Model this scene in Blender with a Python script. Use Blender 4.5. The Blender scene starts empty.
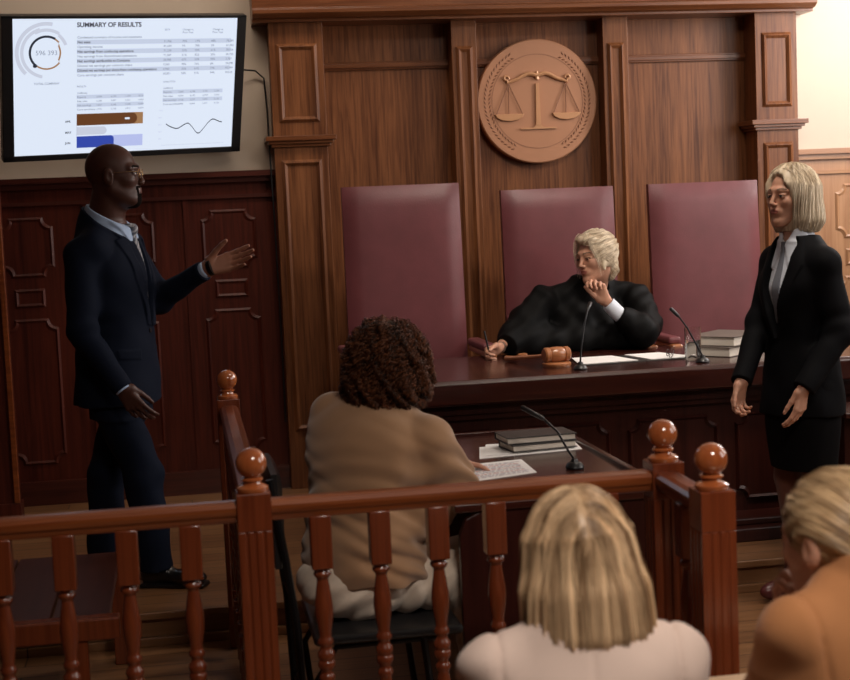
import bpy, math, random
import numpy as np
from mathutils import Vector, Matrix
random.seed(4); np.random.seed(4)
PI = math.pi
SC = bpy.context.scene
COL = SC.collection

# ------------------------------------------------------------------ camera, light, exposure
cam = bpy.data.cameras.new('camera'); camo = bpy.data.objects.new('camera', cam); COL.objects.link(camo)
R3 = Matrix(((0.98470278, 0.05724224, -0.16457143), (-0.16892581, 0.08208845, -0.98220444), (-0.04271417, 0.99497981, 0.09050241)))
camo.matrix_world = Matrix.Translation((0, 0, 1.64)) @ R3.to_4x4()
cam.sensor_width = 36.0; cam.lens = 61.37; cam.clip_start = 0.05
cam.dof.use_dof = True; cam.dof.focus_distance = 6.3; cam.dof.aperture_fstop = 4.5
SC.camera = camo
SC.view_settings.view_transform = 'Standard'; SC.view_settings.look = 'None'
SC.view_settings.gamma = 1.0; SC.view_settings.exposure = -0.12; SC.view_settings.use_curve_mapping = False
w = bpy.data.worlds.new('world'); SC.world = w; w.use_nodes = True
w.node_tree.nodes['Background'].inputs[0].default_value = (1.0, .86, .76, 1)
w.node_tree.nodes['Background'].inputs[1].default_value = 0.01

def area(name, loc, target, sx, sy, energy, col, spread=180):
    l = bpy.data.lights.new(name, 'AREA'); l.shape = 'RECTANGLE'; l.size = sx; l.size_y = sy
    l.energy = energy; l.color = col; l.spread = math.radians(spread)
    o = bpy.data.objects.new(name, l); COL.objects.link(o); o.location = loc
    o.rotation_euler = (Vector(target) - Vector(loc)).to_track_quat('-Z', 'Y').to_euler()
    return o
area('window_daylight', (4.50, 6.95, 2.75), (1.2, 8.3, 2.2), 1.1, 1.5, 108, (1.0, .94, .91))
area('window_daylight', (4.42, 4.6, 2.45), (0.8, 6.2, 1.3), 1.5, 1.9, 46, (1.0, .92, .86))
area('window_daylight', (4.42, 2.2, 2.35), (1.0, 3.0, 0.9), 1.5, 1.9, 18, (1.0, .92, .86), 120)
area('overhead_fill', (0.2, 6.9, 3.8), (0.2, 8.0, 2.3), 2.2, .4, 11, (1.0, .84, .70), 110)  # unseen fill added to brighten the plaster around the television
area('overhead_fill', (2.2, 4.9, 3.82), (2.4, 6.6, 0.9), 1.0, .5, 25, (1.0, .88, .76), 95)  # added overhead fill that lifts the bench and the people around it
area('overhead_fill', (1.1, 0.7, 3.82), (1.0, 2.4, 0.9), 1.0, .5, 34, (1.0, .88, .78), 90)  # added overhead fill, keeps the front spectators from going too dark

# ------------------------------------------------------------------ materials
def mat(name, col, rough=.5, metal=0, spec=.5, coat=0, emit=None, es=1, bump=None, sheen=0, trans=0, var=0, vscale=8):
    m = bpy.data.materials.new(name); m.use_nodes = True; nt = m.node_tree; b = nt.nodes['Principled BSDF']
    b.inputs['Base Color'].default_value = (*col, 1); b.inputs['Roughness'].default_value = rough
    b.inputs['Metallic'].default_value = metal; b.inputs['Specular IOR Level'].default_value = spec
    b.inputs['Coat Weight'].default_value = coat; b.inputs['Coat Roughness'].default_value = .12
    b.inputs['Sheen Weight'].default_value = sheen; b.inputs['Transmission Weight'].default_value = trans
    if emit: b.inputs['Emission Color'].default_value = (*emit, 1); b.inputs['Emission Strength'].default_value = es
    tc = nt.nodes.new('ShaderNodeTexCoord')
    if bump:
        n = nt.nodes.new('ShaderNodeTexNoise'); n.inputs['Scale'].default_value = bump[0]; n.inputs['Detail'].default_value = 4
        nt.links.new(tc.outputs['Object'], n.inputs['Vector'])
        bp = nt.nodes.new('ShaderNodeBump'); bp.inputs['Strength'].default_value = bump[1]; bp.inputs['Distance'].default_value = bump[2]
        nt.links.new(n.outputs['Fac'], bp.inputs['Height']); nt.links.new(bp.outputs[0], b.inputs['Normal'])
    if var:
        n = nt.nodes.new('ShaderNodeTexNoise'); n.inputs['Scale'].default_value = vscale; n.inputs['Detail'].default_value = 5
        nt.links.new(tc.outputs['Object'], n.inputs['Vector'])
        mx = nt.nodes.new('ShaderNodeMix'); mx.data_type = 'RGBA'
        mx.inputs[6].default_value = (*[c*(1-var) for c in col], 1); mx.inputs[7].default_value = (*[min(1, c*(1+var)) for c in col], 1)
        nt.links.new(n.outputs['Fac'], mx.inputs[0]); nt.links.new(mx.outputs[2], b.inputs['Base Color'])
    return m

def wood(name, dark, light, rough=.35, axis='Z', coat=.3, fine=55, spec=.5):
    m = bpy.data.materials.new(name); m.use_nodes = True; nt = m.node_tree; b = nt.nodes['Principled BSDF']
    tc = nt.nodes.new('ShaderNodeTexCoord'); mp = nt.nodes.new('ShaderNodeMapping')
    s = {'Z': (1, 1, .045), 'X': (.045, 1, 1), 'Y': (1, .045, 1)}[axis]
    mp.inputs['Scale'].default_value = s
    nt.links.new(tc.outputs['Object'], mp.inputs[0])
    n1 = nt.nodes.new('ShaderNodeTexNoise'); n1.inputs['Scale'].default_value = fine; n1.inputs['Detail'].default_value = 6; n1.inputs['Distortion'].default_value = .6
    n2 = nt.nodes.new('ShaderNodeTexNoise'); n2.inputs['Scale'].default_value = fine*.12; n2.inputs['Detail'].default_value = 3; n2.inputs['Distortion'].default_value = 1.2
    nt.links.new(mp.outputs[0], n1.inputs[0]); nt.links.new(mp.outputs[0], n2.inputs[0])
    ad = nt.nodes.new('ShaderNodeMath'); ad.operation = 'MULTIPLY_ADD'; ad.inputs[1].default_value = .6
    nt.links.new(n1.outputs['Fac'], ad.inputs[0])
    m2 = nt.nodes.new('ShaderNodeMath'); m2.operation = 'MULTIPLY'; m2.inputs[1].default_value = .4
    nt.links.new(n2.outputs['Fac'], m2.inputs[0]); nt.links.new(m2.outputs[0], ad.inputs[2])
    cr = nt.nodes.new('ShaderNodeValToRGB'); cr.color_ramp.elements[0].position = .34; cr.color_ramp.elements[1].position = .66
    cr.color_ramp.elements[0].color = (*dark, 1); cr.color_ramp.elements[1].color = (*light, 1)
    nt.links.new(ad.outputs[0], cr.inputs[0]); nt.links.new(cr.outputs[0], b.inputs['Base Color'])
    b.inputs['Specular IOR Level'].default_value = spec
    b.inputs['Roughness'].default_value = rough; b.inputs['Coat Weight'].default_value = coat; b.inputs['Coat Roughness'].default_value = .15
    bp = nt.nodes.new('ShaderNodeBump'); bp.inputs['Strength'].default_value = .12; bp.inputs['Distance'].default_value = .002
    nt.links.new(ad.outputs[0], bp.inputs['Height']); nt.links.new(bp.outputs[0], b.inputs['Normal'])
    return m

M = {}
M['panel'] = wood('walnut_panelling', (.075, .021, .006), (.235, .088, .032), .42, coat=.0, fine=75, spec=.3)
M['panelx'] = wood('walnut_moulding', (.10, .029, .009), (.21, .075, .028), .32, axis='X', coat=.1, spec=.4)
M['wains'] = wood('mahogany_wainscot', (.038, .006, .003), (.098, .018, .009), .42, coat=.0, spec=.3)
M['wainsx'] = wood('mahogany_rail', (.034, .006, .004), (.088, .019, .011), .36, axis='X')
M['oak'] = wood('lit_wainscot', (.30, .14, .065), (.44, .235, .12), .4)  # same wood as the left wainscot, window light put into a paler colour
M['wainsx_lit'] = wood('lit_wainscot_rail', (.26, .11, .045), (.40, .20, .09), .36, axis='X')  # rail of that wainscot, its brightness under the window painted in too
M['desk'] = wood('dark_mahogany_desk', (.022, .004, .003), (.052, .011, .006), .27, axis='X', coat=.5)
M['deskf'] = wood('dark_mahogany_front', (.018, .003, .002), (.040, .008, .005), .36, axis='Z', coat=.1, spec=.3)
M['rail'] = wood('varnished_cherry_rail', (.13, .026, .007), (.27, .072, .018), .30, axis='X', coat=.5)
M['newel'] = wood('varnished_cherry_post', (.10, .018, .006), (.19, .042, .013), .27, axis='Z', coat=.6)
M['raily'] = wood('varnished_cherry_side_rail', (.10, .020, .008), (.20, .048, .017), .30, axis='Y', coat=.5)
M['ball'] = wood('varnished_cherry_ball', (.28, .065, .018), (.46, .14, .042), .14, axis='Z', coat=1.0, fine=30)
M['dark_bench'] = wood('dark_bench_wood', (.03, .006, .004), (.06, .014, .008), .4, axis='Y', coat=.1)
M['gavel'] = wood('gavel_wood', (.30, .10, .035), (.46, .18, .07), .28, axis='X', coat=.6)
M['light_table'] = wood('pale_table_wood', (.50, .33, .20), (.66, .47, .31), .4, axis='X')
M['plaster'] = mat('beige_plaster', (.56, .465, .37), .85, bump=(60, .15, .002), var=.04)
M['ceil'] = mat('ceiling_paint', (.62, .57, .50), .9, bump=(40, .1, .002))
M['leather'] = mat('burgundy_leather', (.150, .042, .047), .38, spec=.45, bump=(140, .35, .0012), var=.25, vscale=9)
M['black_plastic'] = mat('black_plastic', (.008, .008, .009), .35, bump=(200, .1, .0005))
M['black_metal'] = mat('black_metal', (.012, .012, .013), .3, metal=.6, bump=(200, .05, .0003))
M['seat_vinyl'] = mat('black_vinyl', (.012, .012, .013), .3, bump=(90, .3, .001))
M['white_paper'] = mat('white_paper', (.80, .78, .76), .8, bump=(30, .1, .0005))
M['ink'] = mat('printed_ink', (.35, .30, .36), .8, bump=(30, .1, .0005))
M['red_ink'] = mat('red_ink', (.60, .20, .18), .8, bump=(30, .1, .0005))
M['page'] = mat('page_edges', (.66, .60, .52), .8, bump=(300, .5, .001))
M['bookblack'] = mat('black_book_cover', (.035, .032, .030), .45, bump=(200, .3, .0006))
M['bookgrey'] = mat('grey_brown_book_cover', (.12, .095, .080), .55, bump=(200, .3, .0006), var=.1)
M['copper'] = mat('copper_emblem', (.40, .185, .095), .5, metal=.1, bump=(90, .1, .001), var=.08)
M['copper_light'] = mat('bright_copper', (.50, .255, .125), .38, metal=.2, bump=(90, .1, .001))
M['copper_dark'] = mat('engraved_copper', (.22, .095, .050), .5, metal=.2, bump=(90, .1, .001))
M['glass'] = mat('clear_glass', (1, 1, 1), .02, trans=1.0, bump=(10, .01, .0001))
M['water'] = mat('drinking_water', (.95, .97, 1), .01, trans=1.0, bump=(10, .02, .0001))
M['glass'].node_tree.nodes['Principled BSDF'].inputs['IOR'].default_value = 1.45
M['water'].node_tree.nodes['Principled BSDF'].inputs['IOR'].default_value = 1.33
M['gold'] = mat('thin_gold_metal', (.75, .50, .25), .25, metal=1, bump=(90, .05, .0005))
M['steel'] = mat('brushed_steel', (.62, .60, .58), .28, metal=1, bump=(90, .05, .0005))

def floor_mat():
    m = bpy.data.materials.new('oak_plank_floor'); m.use_nodes = True; nt = m.node_tree; b = nt.nodes['Principled BSDF']
    tc = nt.nodes.new('ShaderNodeTexCoord')
    br = nt.nodes.new('ShaderNodeTexBrick'); br.inputs['Scale'].default_value = 1.0
    br.inputs['Brick Width'].default_value = 1.3; br.inputs['Row Height'].default_value = .13; br.inputs['Mortar Size'].default_value = .003
    br.inputs['Color1'].default_value = (.30, .145, .060, 1); br.inputs['Color2'].default_value = (.22, .10, .042, 1); br.inputs['Mortar'].default_value = (.05, .02, .01, 1)
    nt.links.new(tc.outputs['Object'], br.inputs['Vector'])
    mp = nt.nodes.new('ShaderNodeMapping'); mp.inputs['Scale'].default_value = (2.2, 40, 40); nt.links.new(tc.outputs['Object'], mp.inputs[0])
    n = nt.nodes.new('ShaderNodeTexNoise'); n.inputs['Scale'].default_value = 1; n.inputs['Detail'].default_value = 5; nt.links.new(mp.outputs[0], n.inputs[0])
    mx = nt.nodes.new('ShaderNodeMix'); mx.data_type = 'RGBA'; mx.blend_type = 'MULTIPLY'; mx.inputs[0].default_value = .6
    cr = nt.nodes.new('ShaderNodeValToRGB'); cr.color_ramp.elements[0].position = .3; cr.color_ramp.elements[1].position = .7
    cr.color_ramp.elements[0].color = (.45, .42, .4, 1); cr.color_ramp.elements[1].color = (1, 1, 1, 1)
    nt.links.new(n.outputs['Fac'], cr.inputs[0]); nt.links.new(br.outputs['Color'], mx.inputs[6]); nt.links.new(cr.outputs[0], mx.inputs[7])
    nt.links.new(mx.outputs[2], b.inputs['Base Color']); b.inputs['Roughness'].default_value = .38; b.inputs['Coat Weight'].default_value = .15
    return m
M['floor'] = floor_mat()

# ------------------------------------------------------------------ mesh helpers
class MB:
    def __init__(s): s.v = []; s.f = []; s.m = []; s.mats = []; s.cur = 0
    def use(s, m):
        if m not in s.mats: s.mats.append(m)
        s.cur = s.mats.index(m); return s
    def add(s, vs, fs):
        o = len(s.v); s.v += [tuple(v) for v in vs]; s.f += [tuple(i+o for i in f) for f in fs]; s.m += [s.cur]*len(fs)
    def box(s, x0, x1, y0, y1, z0, z1, T=None):
        vs = [Vector((x, y, z)) for z in (z0, z1) for y in (y0, y1) for x in (x0, x1)]
        if T: vs = [T @ v for v in vs]
        s.add(vs, [(0, 2, 3, 1), (4, 5, 7, 6), (0, 1, 5, 4), (2, 6, 7, 3), (0, 4, 6, 2), (1, 3, 7, 5)])
    def prism(s, pts, ax, a, b, T=None):
        # pts 2D polygon; ax = extrude axis index; remaining axes in order
        def mk(p, h):
            c = [0, 0, 0]; o = [i for i in range(3) if i != ax]; c[o[0]] = p[0]; c[o[1]] = p[1]; c[ax] = h
            v = Vector(c); return T @ v if T else v
        n = len(pts); vs = [mk(p, a) for p in pts] + [mk(p, b) for p in pts]
        s.add(vs, [tuple(range(n))[::-1], tuple(range(n, 2*n))] + [(i, (i+1) % n, n+(i+1) % n, n+i) for i in range(n)])
    def lathe(s, prof, c, seg=24, T=None, ax=None):
        # prof (r, h) ; around z at centre c ; optional T afterwards
        vs = []; fs = []; n = len(prof)
        for r, h in prof:
            for k in range(seg):
                a = 2*PI*k/seg; v = Vector((c[0]+r*math.cos(a), c[1]+r*math.sin(a), c[2]+h)); vs.append(T @ v if T else v)
        for i in range(n-1):
            for k in range(seg): k2 = (k+1) % seg; fs.append((i*seg+k, i*seg+k2, (i+1)*seg+k2, (i+1)*seg+k))
        fs.append(tuple(range(seg))[::-1]); fs.append(tuple((n-1)*seg+k for k in range(seg)))
        s.add(vs, fs)
    def tube(s, pts, r, seg=8):
        pts = [Vector(p) for p in pts]; rs = r if isinstance(r, (list, tuple)) else [r]*len(pts); vs = []; fs = []
        up = Vector((0, 0, 1))
        for i, p in enumerate(pts):
            t = (pts[min(i+1, len(pts)-1)] - pts[max(i-1, 0)]).normalized()
            if abs(t.dot(up)) > .95 and i == 0: up = Vector((1, 0, 0))
            n = (up - t*up.dot(t)).normalized(); up = n; b = t.cross(n)
            for k in range(seg):
                a = 2*PI*k/seg; vs.append(p + (n*math.cos(a)+b*math.sin(a))*rs[i])
        for i in range(len(pts)-1):
            for k in range(seg): k2 = (k+1) % seg; fs.append((i*seg+k, i*seg+k2, (i+1)*seg+k2, (i+1)*seg+k))
        fs.append(tuple(range(seg))[::-1]); fs.append(tuple((len(pts)-1)*seg+k for k in range(seg)))
        s.add(vs, fs)
    def build(s, name, m=None, parent=None, smooth=False, bevel=0, loc=None, seg=2):
        me = bpy.data.meshes.new(name); me.from_pydata([tuple(v) for v in s.v], [], s.f); 
        for mm in (s.mats or [m]): me.materials.append(mm)
        if s.mats: me.polygons.foreach_set('material_index', s.m)
        import bmesh
        bm = bmesh.new(); bm.from_mesh(me); bmesh.ops.recalc_face_normals(bm, faces=bm.faces); bm.to_mesh(me); bm.free()
        if loc is not None: me.transform(Matrix.Translation(-Vector(loc)))
        o = bpy.data.objects.new(name, me); COL.objects.link(o)
        if parent is not None: o.parent = parent
        if loc is not None: o.location = Vector(loc) - (parent.location if parent is not None else Vector())
        elif parent is not None: o.location = -par_loc(parent)
        if smooth:
            me.polygons.foreach_set('use_smooth', [True]*len(me.polygons))
            me.set_sharp_from_angle(angle=math.radians(40))
        if bevel:
            b = o.modifiers.new('bevel', 'BEVEL'); b.width = bevel; b.segments = seg; b.limit_method = 'ANGLE'; b.angle_limit = math.radians(40)
        return o
def par_loc(p):
    v = Vector(p.location)
    while p.parent is not None: p = p.parent; v = v + p.location
    return v
def tag(o, label=None, cat=None, group=None, kind=None):
    if label: o['label'] = label
    if cat: o['category'] = cat
    if group: o['group'] = group
    if kind: o['kind'] = kind
    return o
def empty(name, loc, label=None, cat=None, group=None):
    o = bpy.data.objects.new(name, None); COL.objects.link(o); o.location = loc; o.empty_display_size = .05
    return tag(o, label, cat, group)
def struct(o): o['kind'] = 'structure'; return o
def bx(x0, x1, y0, y1, z0, z1): b = MB(); b.box(x0, x1, y0, y1, z0, z1); return b
def copy_tree(o, parent=None):
    c = o.copy(); COL.objects.link(c); c.parent = parent
    for ch in list(o.children): copy_tree(ch, c)
    return c

# ------------------------------------------------------------------ the room
PLZ = .13; WY = 8.02; BY = 8.10
struct(bx(-2.6, 4.6, -3.0, 5.60, -.05, 0).build('floor', M['floor']))
b = MB(); b.box(-2.6, 4.6, 5.62, 8.2, -.05, PLZ); struct(b.build('floor', M['floor']))
b = MB(); b.box(-2.6, 4.6, 5.575, 5.66, .105, PLZ+.003); b.box(-2.6, 4.6, 5.60, 5.625, 0, .106); b.box(-2.6, 4.6, 5.575, 5.602, 0, .035)
struct(b.build('trim_1', M['floor'], bevel=.004))
struct(bx(-2.6, 4.6, 8.10, 8.2, PLZ, 3.9).build('wall_back', M['plaster']))
# left plaster face stands a little forward of the panelling recess
struct(bx(-2.6, .56, WY, 8.12, 1.8, 3.9).build('wall_left_of_panelling', M['plaster']))
struct(bx(3.53, 4.6, WY, 8.12, 1.8, 3.9).build('wall_right_of_panelling', M['plaster']))
struct(bx(-2.7, -2.6, -3.0, 8.2, 0, 3.9).build('wall_left', M['wains']))
struct(bx(-2.7, 4.7, -3.1, -3.0, 0, 3.9).build('wall_front', M['wains']))
struct(bx(-2.7, 4.7, -3.1, 8.2, 3.9, 4.0).build('ceiling', M['ceil']))
b = MB()   # right wall with two window openings
for (a, c, z0, z1) in [(-3.0, 1.4, 0, 3.9), (3.0, 4.55, 0, 3.9), (6.15, 8.2, 0, 3.9), (1.4, 3.0, 0, 1.35), (4.55, 6.15, 0, 1.35), (1.4, 3.0, 3.35, 3.9), (4.55, 6.15, 3.35, 3.9)]:
    b.box(4.6, 4.75, a, c, z0, z1)
struct(b.build('wall_right', M['plaster']))
for i, y0 in enumerate((1.4, 4.55)):
    wf = MB()
    for (a, c, z0, z1) in [(y0, y0+.06, 1.35, 3.35), (y0+1.54, y0+1.6, 1.35, 3.35), (y0, y0+1.6, 1.35, 1.41), (y0, y0+1.6, 3.29, 3.35), (y0+.78, y0+.82, 1.35, 3.35), (y0, y0+1.6, 2.5, 2.54)]:
        wf.box(4.62, 4.70, a, c, z0, z1)
    wo = struct(wf.build('window_%d' % (i+1), mat('white_window_paint', (.75, .72, .68), .5, bump=(20, .05, .001))))
    bx(4.655, 4.662, y0+.05, y0+1.55, 1.4, 3.3).build('pane', M['glass'], wo)

def oct_panel(mb, x0, x1, z0, z1, y, cut, depth=.009, w=.022, notch=True):
    """raised moulding outline with notched (concave) corners, standing proud of plane y towards -Y"""
    def outline(d):
        X0, X1, Z0, Z1 = x0+d, x1-d, z0+d, z1-d; c = cut; pts = []
        if not notch: return [(X0, Z0), (X1, Z0), (X1, Z1), (X0, Z1)]
        for (cx, cz, a0) in [(X0, Z0, 90), (X1, Z0, 180), (X1, Z1, 270), (X0, Z1, 0)]:
            for k in range(7):
                a = math.radians(a0 - 90*k/6); pts.append((cx+c*math.cos(a), cz+c*math.sin(a)))
        # small shoulders are left out; arcs join the straight runs directly
        return pts
    A = outline(0); B = outline(w*.5); C_ = outline(w); n = len(A)
    vs = [(p[0], y, p[1]) for p in A] + [(p[0], y-depth, p[1]) for p in B] + [(p[0], y-depth*.25, p[1]) for p in C_]
    fs = []
    for r in (0, 1):
        for i in range(n): j = (i+1) % n; fs.append((r*n+i, r*n+j, (r+1)*n+j, (r+1)*n+i))
    fs.append(tuple(2*n+i for i in range(n)))
    mb.add(vs, fs)

def wainscot(name, x0, x1, segs, mt, mx):
    b = MB(); b.use(mt); b.box(x0, x1, 7.98, 8.11, PLZ, 1.83)
    b.use(mx); b.box(x0, x1, 7.935, 8.12, 1.855, 1.885); b.box(x0, x1, 7.955, 8.12, 1.825, 1.856); b.box(x0, x1, 7.965, 8.0, 1.74, 1.76)
    b.box(x0, x1, 7.955, 8.0, PLZ, PLZ+.13)
    b.use(mt)
    for (a, c) in segs:
        oct_panel(b, a, c, 1.36, 1.68, 7.979, .05); oct_panel(b, a+.06, c-.06, 1.20, 1.30, 7.979, 0, notch=False)
        oct_panel(b, a, c, .35, 1.14, 7.979, .05)
        b.box(c+.16, c+.18, 7.972, 7.99, PLZ, 1.74)
    return struct(b.build(name, smooth=False))
wainscot('wainscot_left', -2.6, .56, [(-2.0, -1.72), (-1.46, -1.18), (-.93, -.65), (-.42, -.12), (.13, .43)], M['wains'], M['wainsx'])
wainscot('wainscot_right', 3.53, 4.6, [(3.80, 4.06), (4.27, 4.5)], M['oak'], M['wainsx_lit'])

# central panelling: recessed fields, pilasters, columns, cornice
b = MB(); b.use(M['panel']); b.box(.56, 3.53, BY-.03, BY+.02, PLZ, 2.72)
struct(b.build('wall_panelling', M['panel']))
b = MB(); b.box(.84, 3.30, BY-.055, BY-.025, 2.425, 2.45); b.box(.84, 3.30, BY-.045, BY-.025, 2.415, 2.46); struct(b.build('trim_2', M['panelx'], bevel=.004))
def pilaster(name, x0, x1, y0, mids, inset=.03, cap=True):
    b = MB(); b.use(M['panel']); b.box(x0, x1, y0, BY, PLZ, 2.70)
    for (z0, z1) in mids:
        # framed inset field with sloping moulding
        X0, X1 = x0+inset, x1-inset; wv = .016
        o = [(X0, z0), (X1, z0), (X1, z1), (X0, z1)]; i_ = [(X0+wv, z0+wv), (X1-wv, z0+wv), (X1-wv, z1-wv), (X0+wv, z1-wv)]
        j_ = [(X0+wv*2.0, z0+wv*2), (X1-wv*2, z0+wv*2), (X1-wv*2, z1-wv*2), (X0+wv*2, z1-wv*2)]
        b.use(M['panelx'] if False else M['panel'])
        vs = [(p[0], y0-.001, p[1]) for p in o] + [(p[0], y0-.016, p[1]) for p in i_] + [(p[0], y0-.002, p[1]) for p in j_]
        fs = [(r*4+k, r*4+(k+1) % 4, (r+1)*4+(k+1) % 4, (r+1)*4+k) for r in (0, 1) for k in range(4)]; b.add(vs, fs)
    if cap:
        b.use(M['panelx'])
        for (d, z0, z1) in [(.045, 2.032, 2.058), (.03, 2.016, 2.034), (.015, 2.0, 2.018)]: b.box(x0-d, x1+d, y0-d, BY-.02, z0, z1)
    return struct(b.build(name, bevel=.0025))
pilaster('trim_3', .545, .835, 7.90, [(2.13, 2.55), (.45, 1.93)], .035)
pilaster('trim_4', 3.295, 3.545, 7.90, [(2.13, 2.55), (.45, 1.93)], .035)
pilaster('trim_5', 1.550, 1.690, 7.95, [(.40, 2.52)], .022, cap=False)
pilaster('trim_6', 2.415, 2.560, 7.95, [(.40, 2.52)], .022, cap=False)
b = MB()
cp = [(BY, 2.66), (7.86, 2.66), (7.86, 2.675), (7.83, 2.68), (7.80, 2.70), (7.80, 2.72), (7.83, 2.73), (7.83, 2.83), (7.80, 2.84), (7.74, 2.90), (7.74, 2.94), (BY, 2.94)]
b.prism([(p[0], p[1]) for p in cp], 0, .46, 3.63); struct(b.build('trim_7', M['panelx'], bevel=.002))

# ------------------------------------------------------------------ television
def make_tv():
    root = empty('television', (-.206, 7.617, 2.317), 'black flat television showing a business results slide, tilted out from the wall', 'television')
    W, Hh = 1.253, .735
    mb = MB(); mb.box(-W/2, W/2, .004, .05, -Hh/2, Hh/2)
    t, bt, bo = .055, .014, .018
    mb.box(-W/2, -W/2+t, -.006, .006, -Hh/2, Hh/2); mb.box(W/2-t*.9, W/2, -.006, .006, -Hh/2, Hh/2)
    mb.box(-W/2, W/2, -.006, .006, Hh/2-bt, Hh/2); mb.box(-W/2, W/2, -.006, .006, -Hh/2, -Hh/2+bo+.012)
    cs = mb.build('casing', M['black_plastic'], bevel=.003); cs.parent = root
    mb = MB(); mb.box(-.2, .2, .05, .075, -.2, .2); mb.tube([(0, .07, 0), (.03, .20, -.02)], .03); wm = mb.build('wall_bracket', M['black_metal']); wm.parent = root
    # the lit picture: one mesh, several emitting colours
    x0, x1, z0, z1 = -W/2+t, W/2-t*.9, -Hh/2+bo+.012, Hh/2-bt
    sw, sh = x1-x0, z1-z0
    def em(n, c, s=1.0):
        m = mat(n, (.01, .01, .01), .3, emit=c, es=s, bump=(5, .001, .0001)); return m
    bg = em('screen_white', (.78, .86, 1.0), 1.02); dk = em('screen_black', (.02, .025, .04)); gr = em('screen_grey', (.60, .67, .83)); lg = em('screen_light_grey', (.62, .66, .78))
    tx = em('screen_text_grey', (.28, .32, .42)); br = em('screen_brown', (.14, .05, .016)); tan = em('screen_tan', (.38, .20, .09)); bl = em('screen_blue', (.035, .07, .42)); lb = em('screen_pale_blue', (.50, .56, .90))
    sm = MB()
    def U(u, v, d):
        if .2 < u < .99: u -= .0105
        return (x0+u*sw, -.0005-d*.0006, z1-v*sh)
    def rect(m, u0, v0, u1, v1, d=1):
        sm.use(m); sm.add([U(u0, v0, d), U(u1, v0, d), U(u1, v1, d), U(u0, v1, d)], [(0, 1, 2, 3)])
    rect(bg, 0, 0, 1, 1, 0)
    asp = sh/sw
    def arc(m, cu, cv, r0, r1, a0, a1, d=1, n=40):
        sm.use(m); vs = []; fs = []
        for k in range(n+1):
            a = math.radians(a0+(a1-a0)*k/n)
            for r in (r0, r1): vs.append(U(cu+r*math.sin(a), cv-r*math.cos(a)/asp, d))
        for k in range(n): fs.append((2*k, 2*k+1, 2*k+3, 2*k+2))
        sm.add(vs, fs)
    cu, cv = .142, .245
    arc(lg, cu, cv, .098, .112, 190, 345); arc(lg, cu, cv, .118, .134, 225, 372); arc(lg, cu, cv, .092, .106, 330, 430)
    arc(tan, cu, cv, .066, .073, 30, 225, 2); arc(dk, cu, cv, .066, .076, 215, 392, 2); arc(dk, cu-.050, cv+.055/asp, 0, .009, 0, 360, 3)
    def text(s, u, v, h, m, d=2, bold=0, align='LEFT'):
        c = bpy.data.curves.new('lettering', 'FONT'); c.body = s; c.size = h*sh; c.offset = bold*sh; c.align_x = align
        o = bpy.data.objects.new('lettering', c); COL.objects.link(o); dg = bpy.context.evaluated_depsgraph_get(); dg.update()
        me = o.evaluated_get(dg).to_mesh(); X, Y, Z = U(u, v, d)
        sm.use(m); sm.add([(X+q.co.x, Y, Z+q.co.y) for q in me.vertices], [tuple(p.vertices) for p in me.polygons])
        o.evaluated_get(dg).to_mesh_clear(); bpy.data.objects.remove(o); bpy.data.curves.remove(c)
    text('SUMMARY OF RESULTS', .283, .060, .046, dk, 2, .0014)
    text('596 393', cu, cv+.015, .048, tx, 2, 0, 'CENTER'); text('TOTAL COMPANY', cu, .475, .022, tx, 2, .0004, 'CENTER')
    rows = [('Condensed summary of income and statement', 0), ('Net sales', 1), ('Operating income', 0), ('Net earnings from continuing operations', 1), ('Net earnings from discontinued operations', 0), ('Net earnings attributable to Company', 1), ('Diluted net earnings per common share', 0), ('Diluted net earnings per share from continuing operations', 1), ('Core earnings per common share', 0)]
    rr = random.Random(3)
    for i, (s, sh_) in enumerate(rows):
        v = .122+i*.0345
        if sh_: rect(gr, .283, v-.004, .985, v+.030, 1)
        text(s, .285, v+.021, .025, dk if sh_ else tx, 3, .0004)
        if i:
            for u in (.67, .755, .815, .89, .962): text('%d,%03d' % (rr.randint(1, 99), rr.randint(100, 999)) if u < .7 or u > .95 else '%d%%' % rr.randint(1, 99), u, v+.021, .022, tx, 3, .0003)
    for u, s1, s2 in ((.672, '2019', ''), (.755, 'Change vs.', 'Prior Year'), (.895, 'Change vs.', 'Prior Year')):
        text(s1, u, .09, .02, tx, 3, .0003); text(s2, u, .112, .02, tx, 3, .0003)
    for (ua, ub, cols, ttl) in ((.283, .583, (.37, .435, .50, .56), 'RESULTS'), (.672, .955, (.745, .80, .86, .915), 'ANALYTICS')):
        text(ttl, ua, .50-.02*(ua > .5), .018, tx, 3, .0003)
        for k, s in enumerate(('(millions)', 'Reports', 'Net sales', 'Net earnings', 'Core earn/share')):
            v = .53+k*.031-(.02 if ua > .5 else 0)
            if k in (1, 3): rect(gr, ua, v-.003, ub, v+.026, 1)
            text(s, ua+.002, v+.019, .020, tx, 3, .0003)
            if k:
                for u in cols: text('%d,%03d' % (rr.randint(1, 9), rr.randint(100, 999)), u, v+.019, .018, tx, 3, .0002)
    for k, (v, s) in enumerate(((.742, 'APR'), (.825, 'MAY'), (.905, 'JUN'))): text(s, .232, v+.02, .022, dk, 3, .0006)
    rect(tan, .283, .700, .583, .788); rect(br, .283, .700, .53, .788, 2); arc(br, .53, .744, 0, .026, 0, 180, 2); rect(bg, .50, .737, .522, .752, 3)
    rect(lg, .283, .80, .40, .86, 1); arc(lg, .40, .83, 0, .018, 0, 180, 1)
    rect(lb, .283, .870, .583, .958); rect(bl, .283, .870, .435, .958, 2); arc(bl, .435, .896, 0, .0155, 0, 90, 2); rect(bl, .434, .896, .4505, .958, 2)
    rect(tx, .283, .695, .2838, .96, 2); rect(lg, .67, .965, .97, .968, 1)
    pts = []
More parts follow.
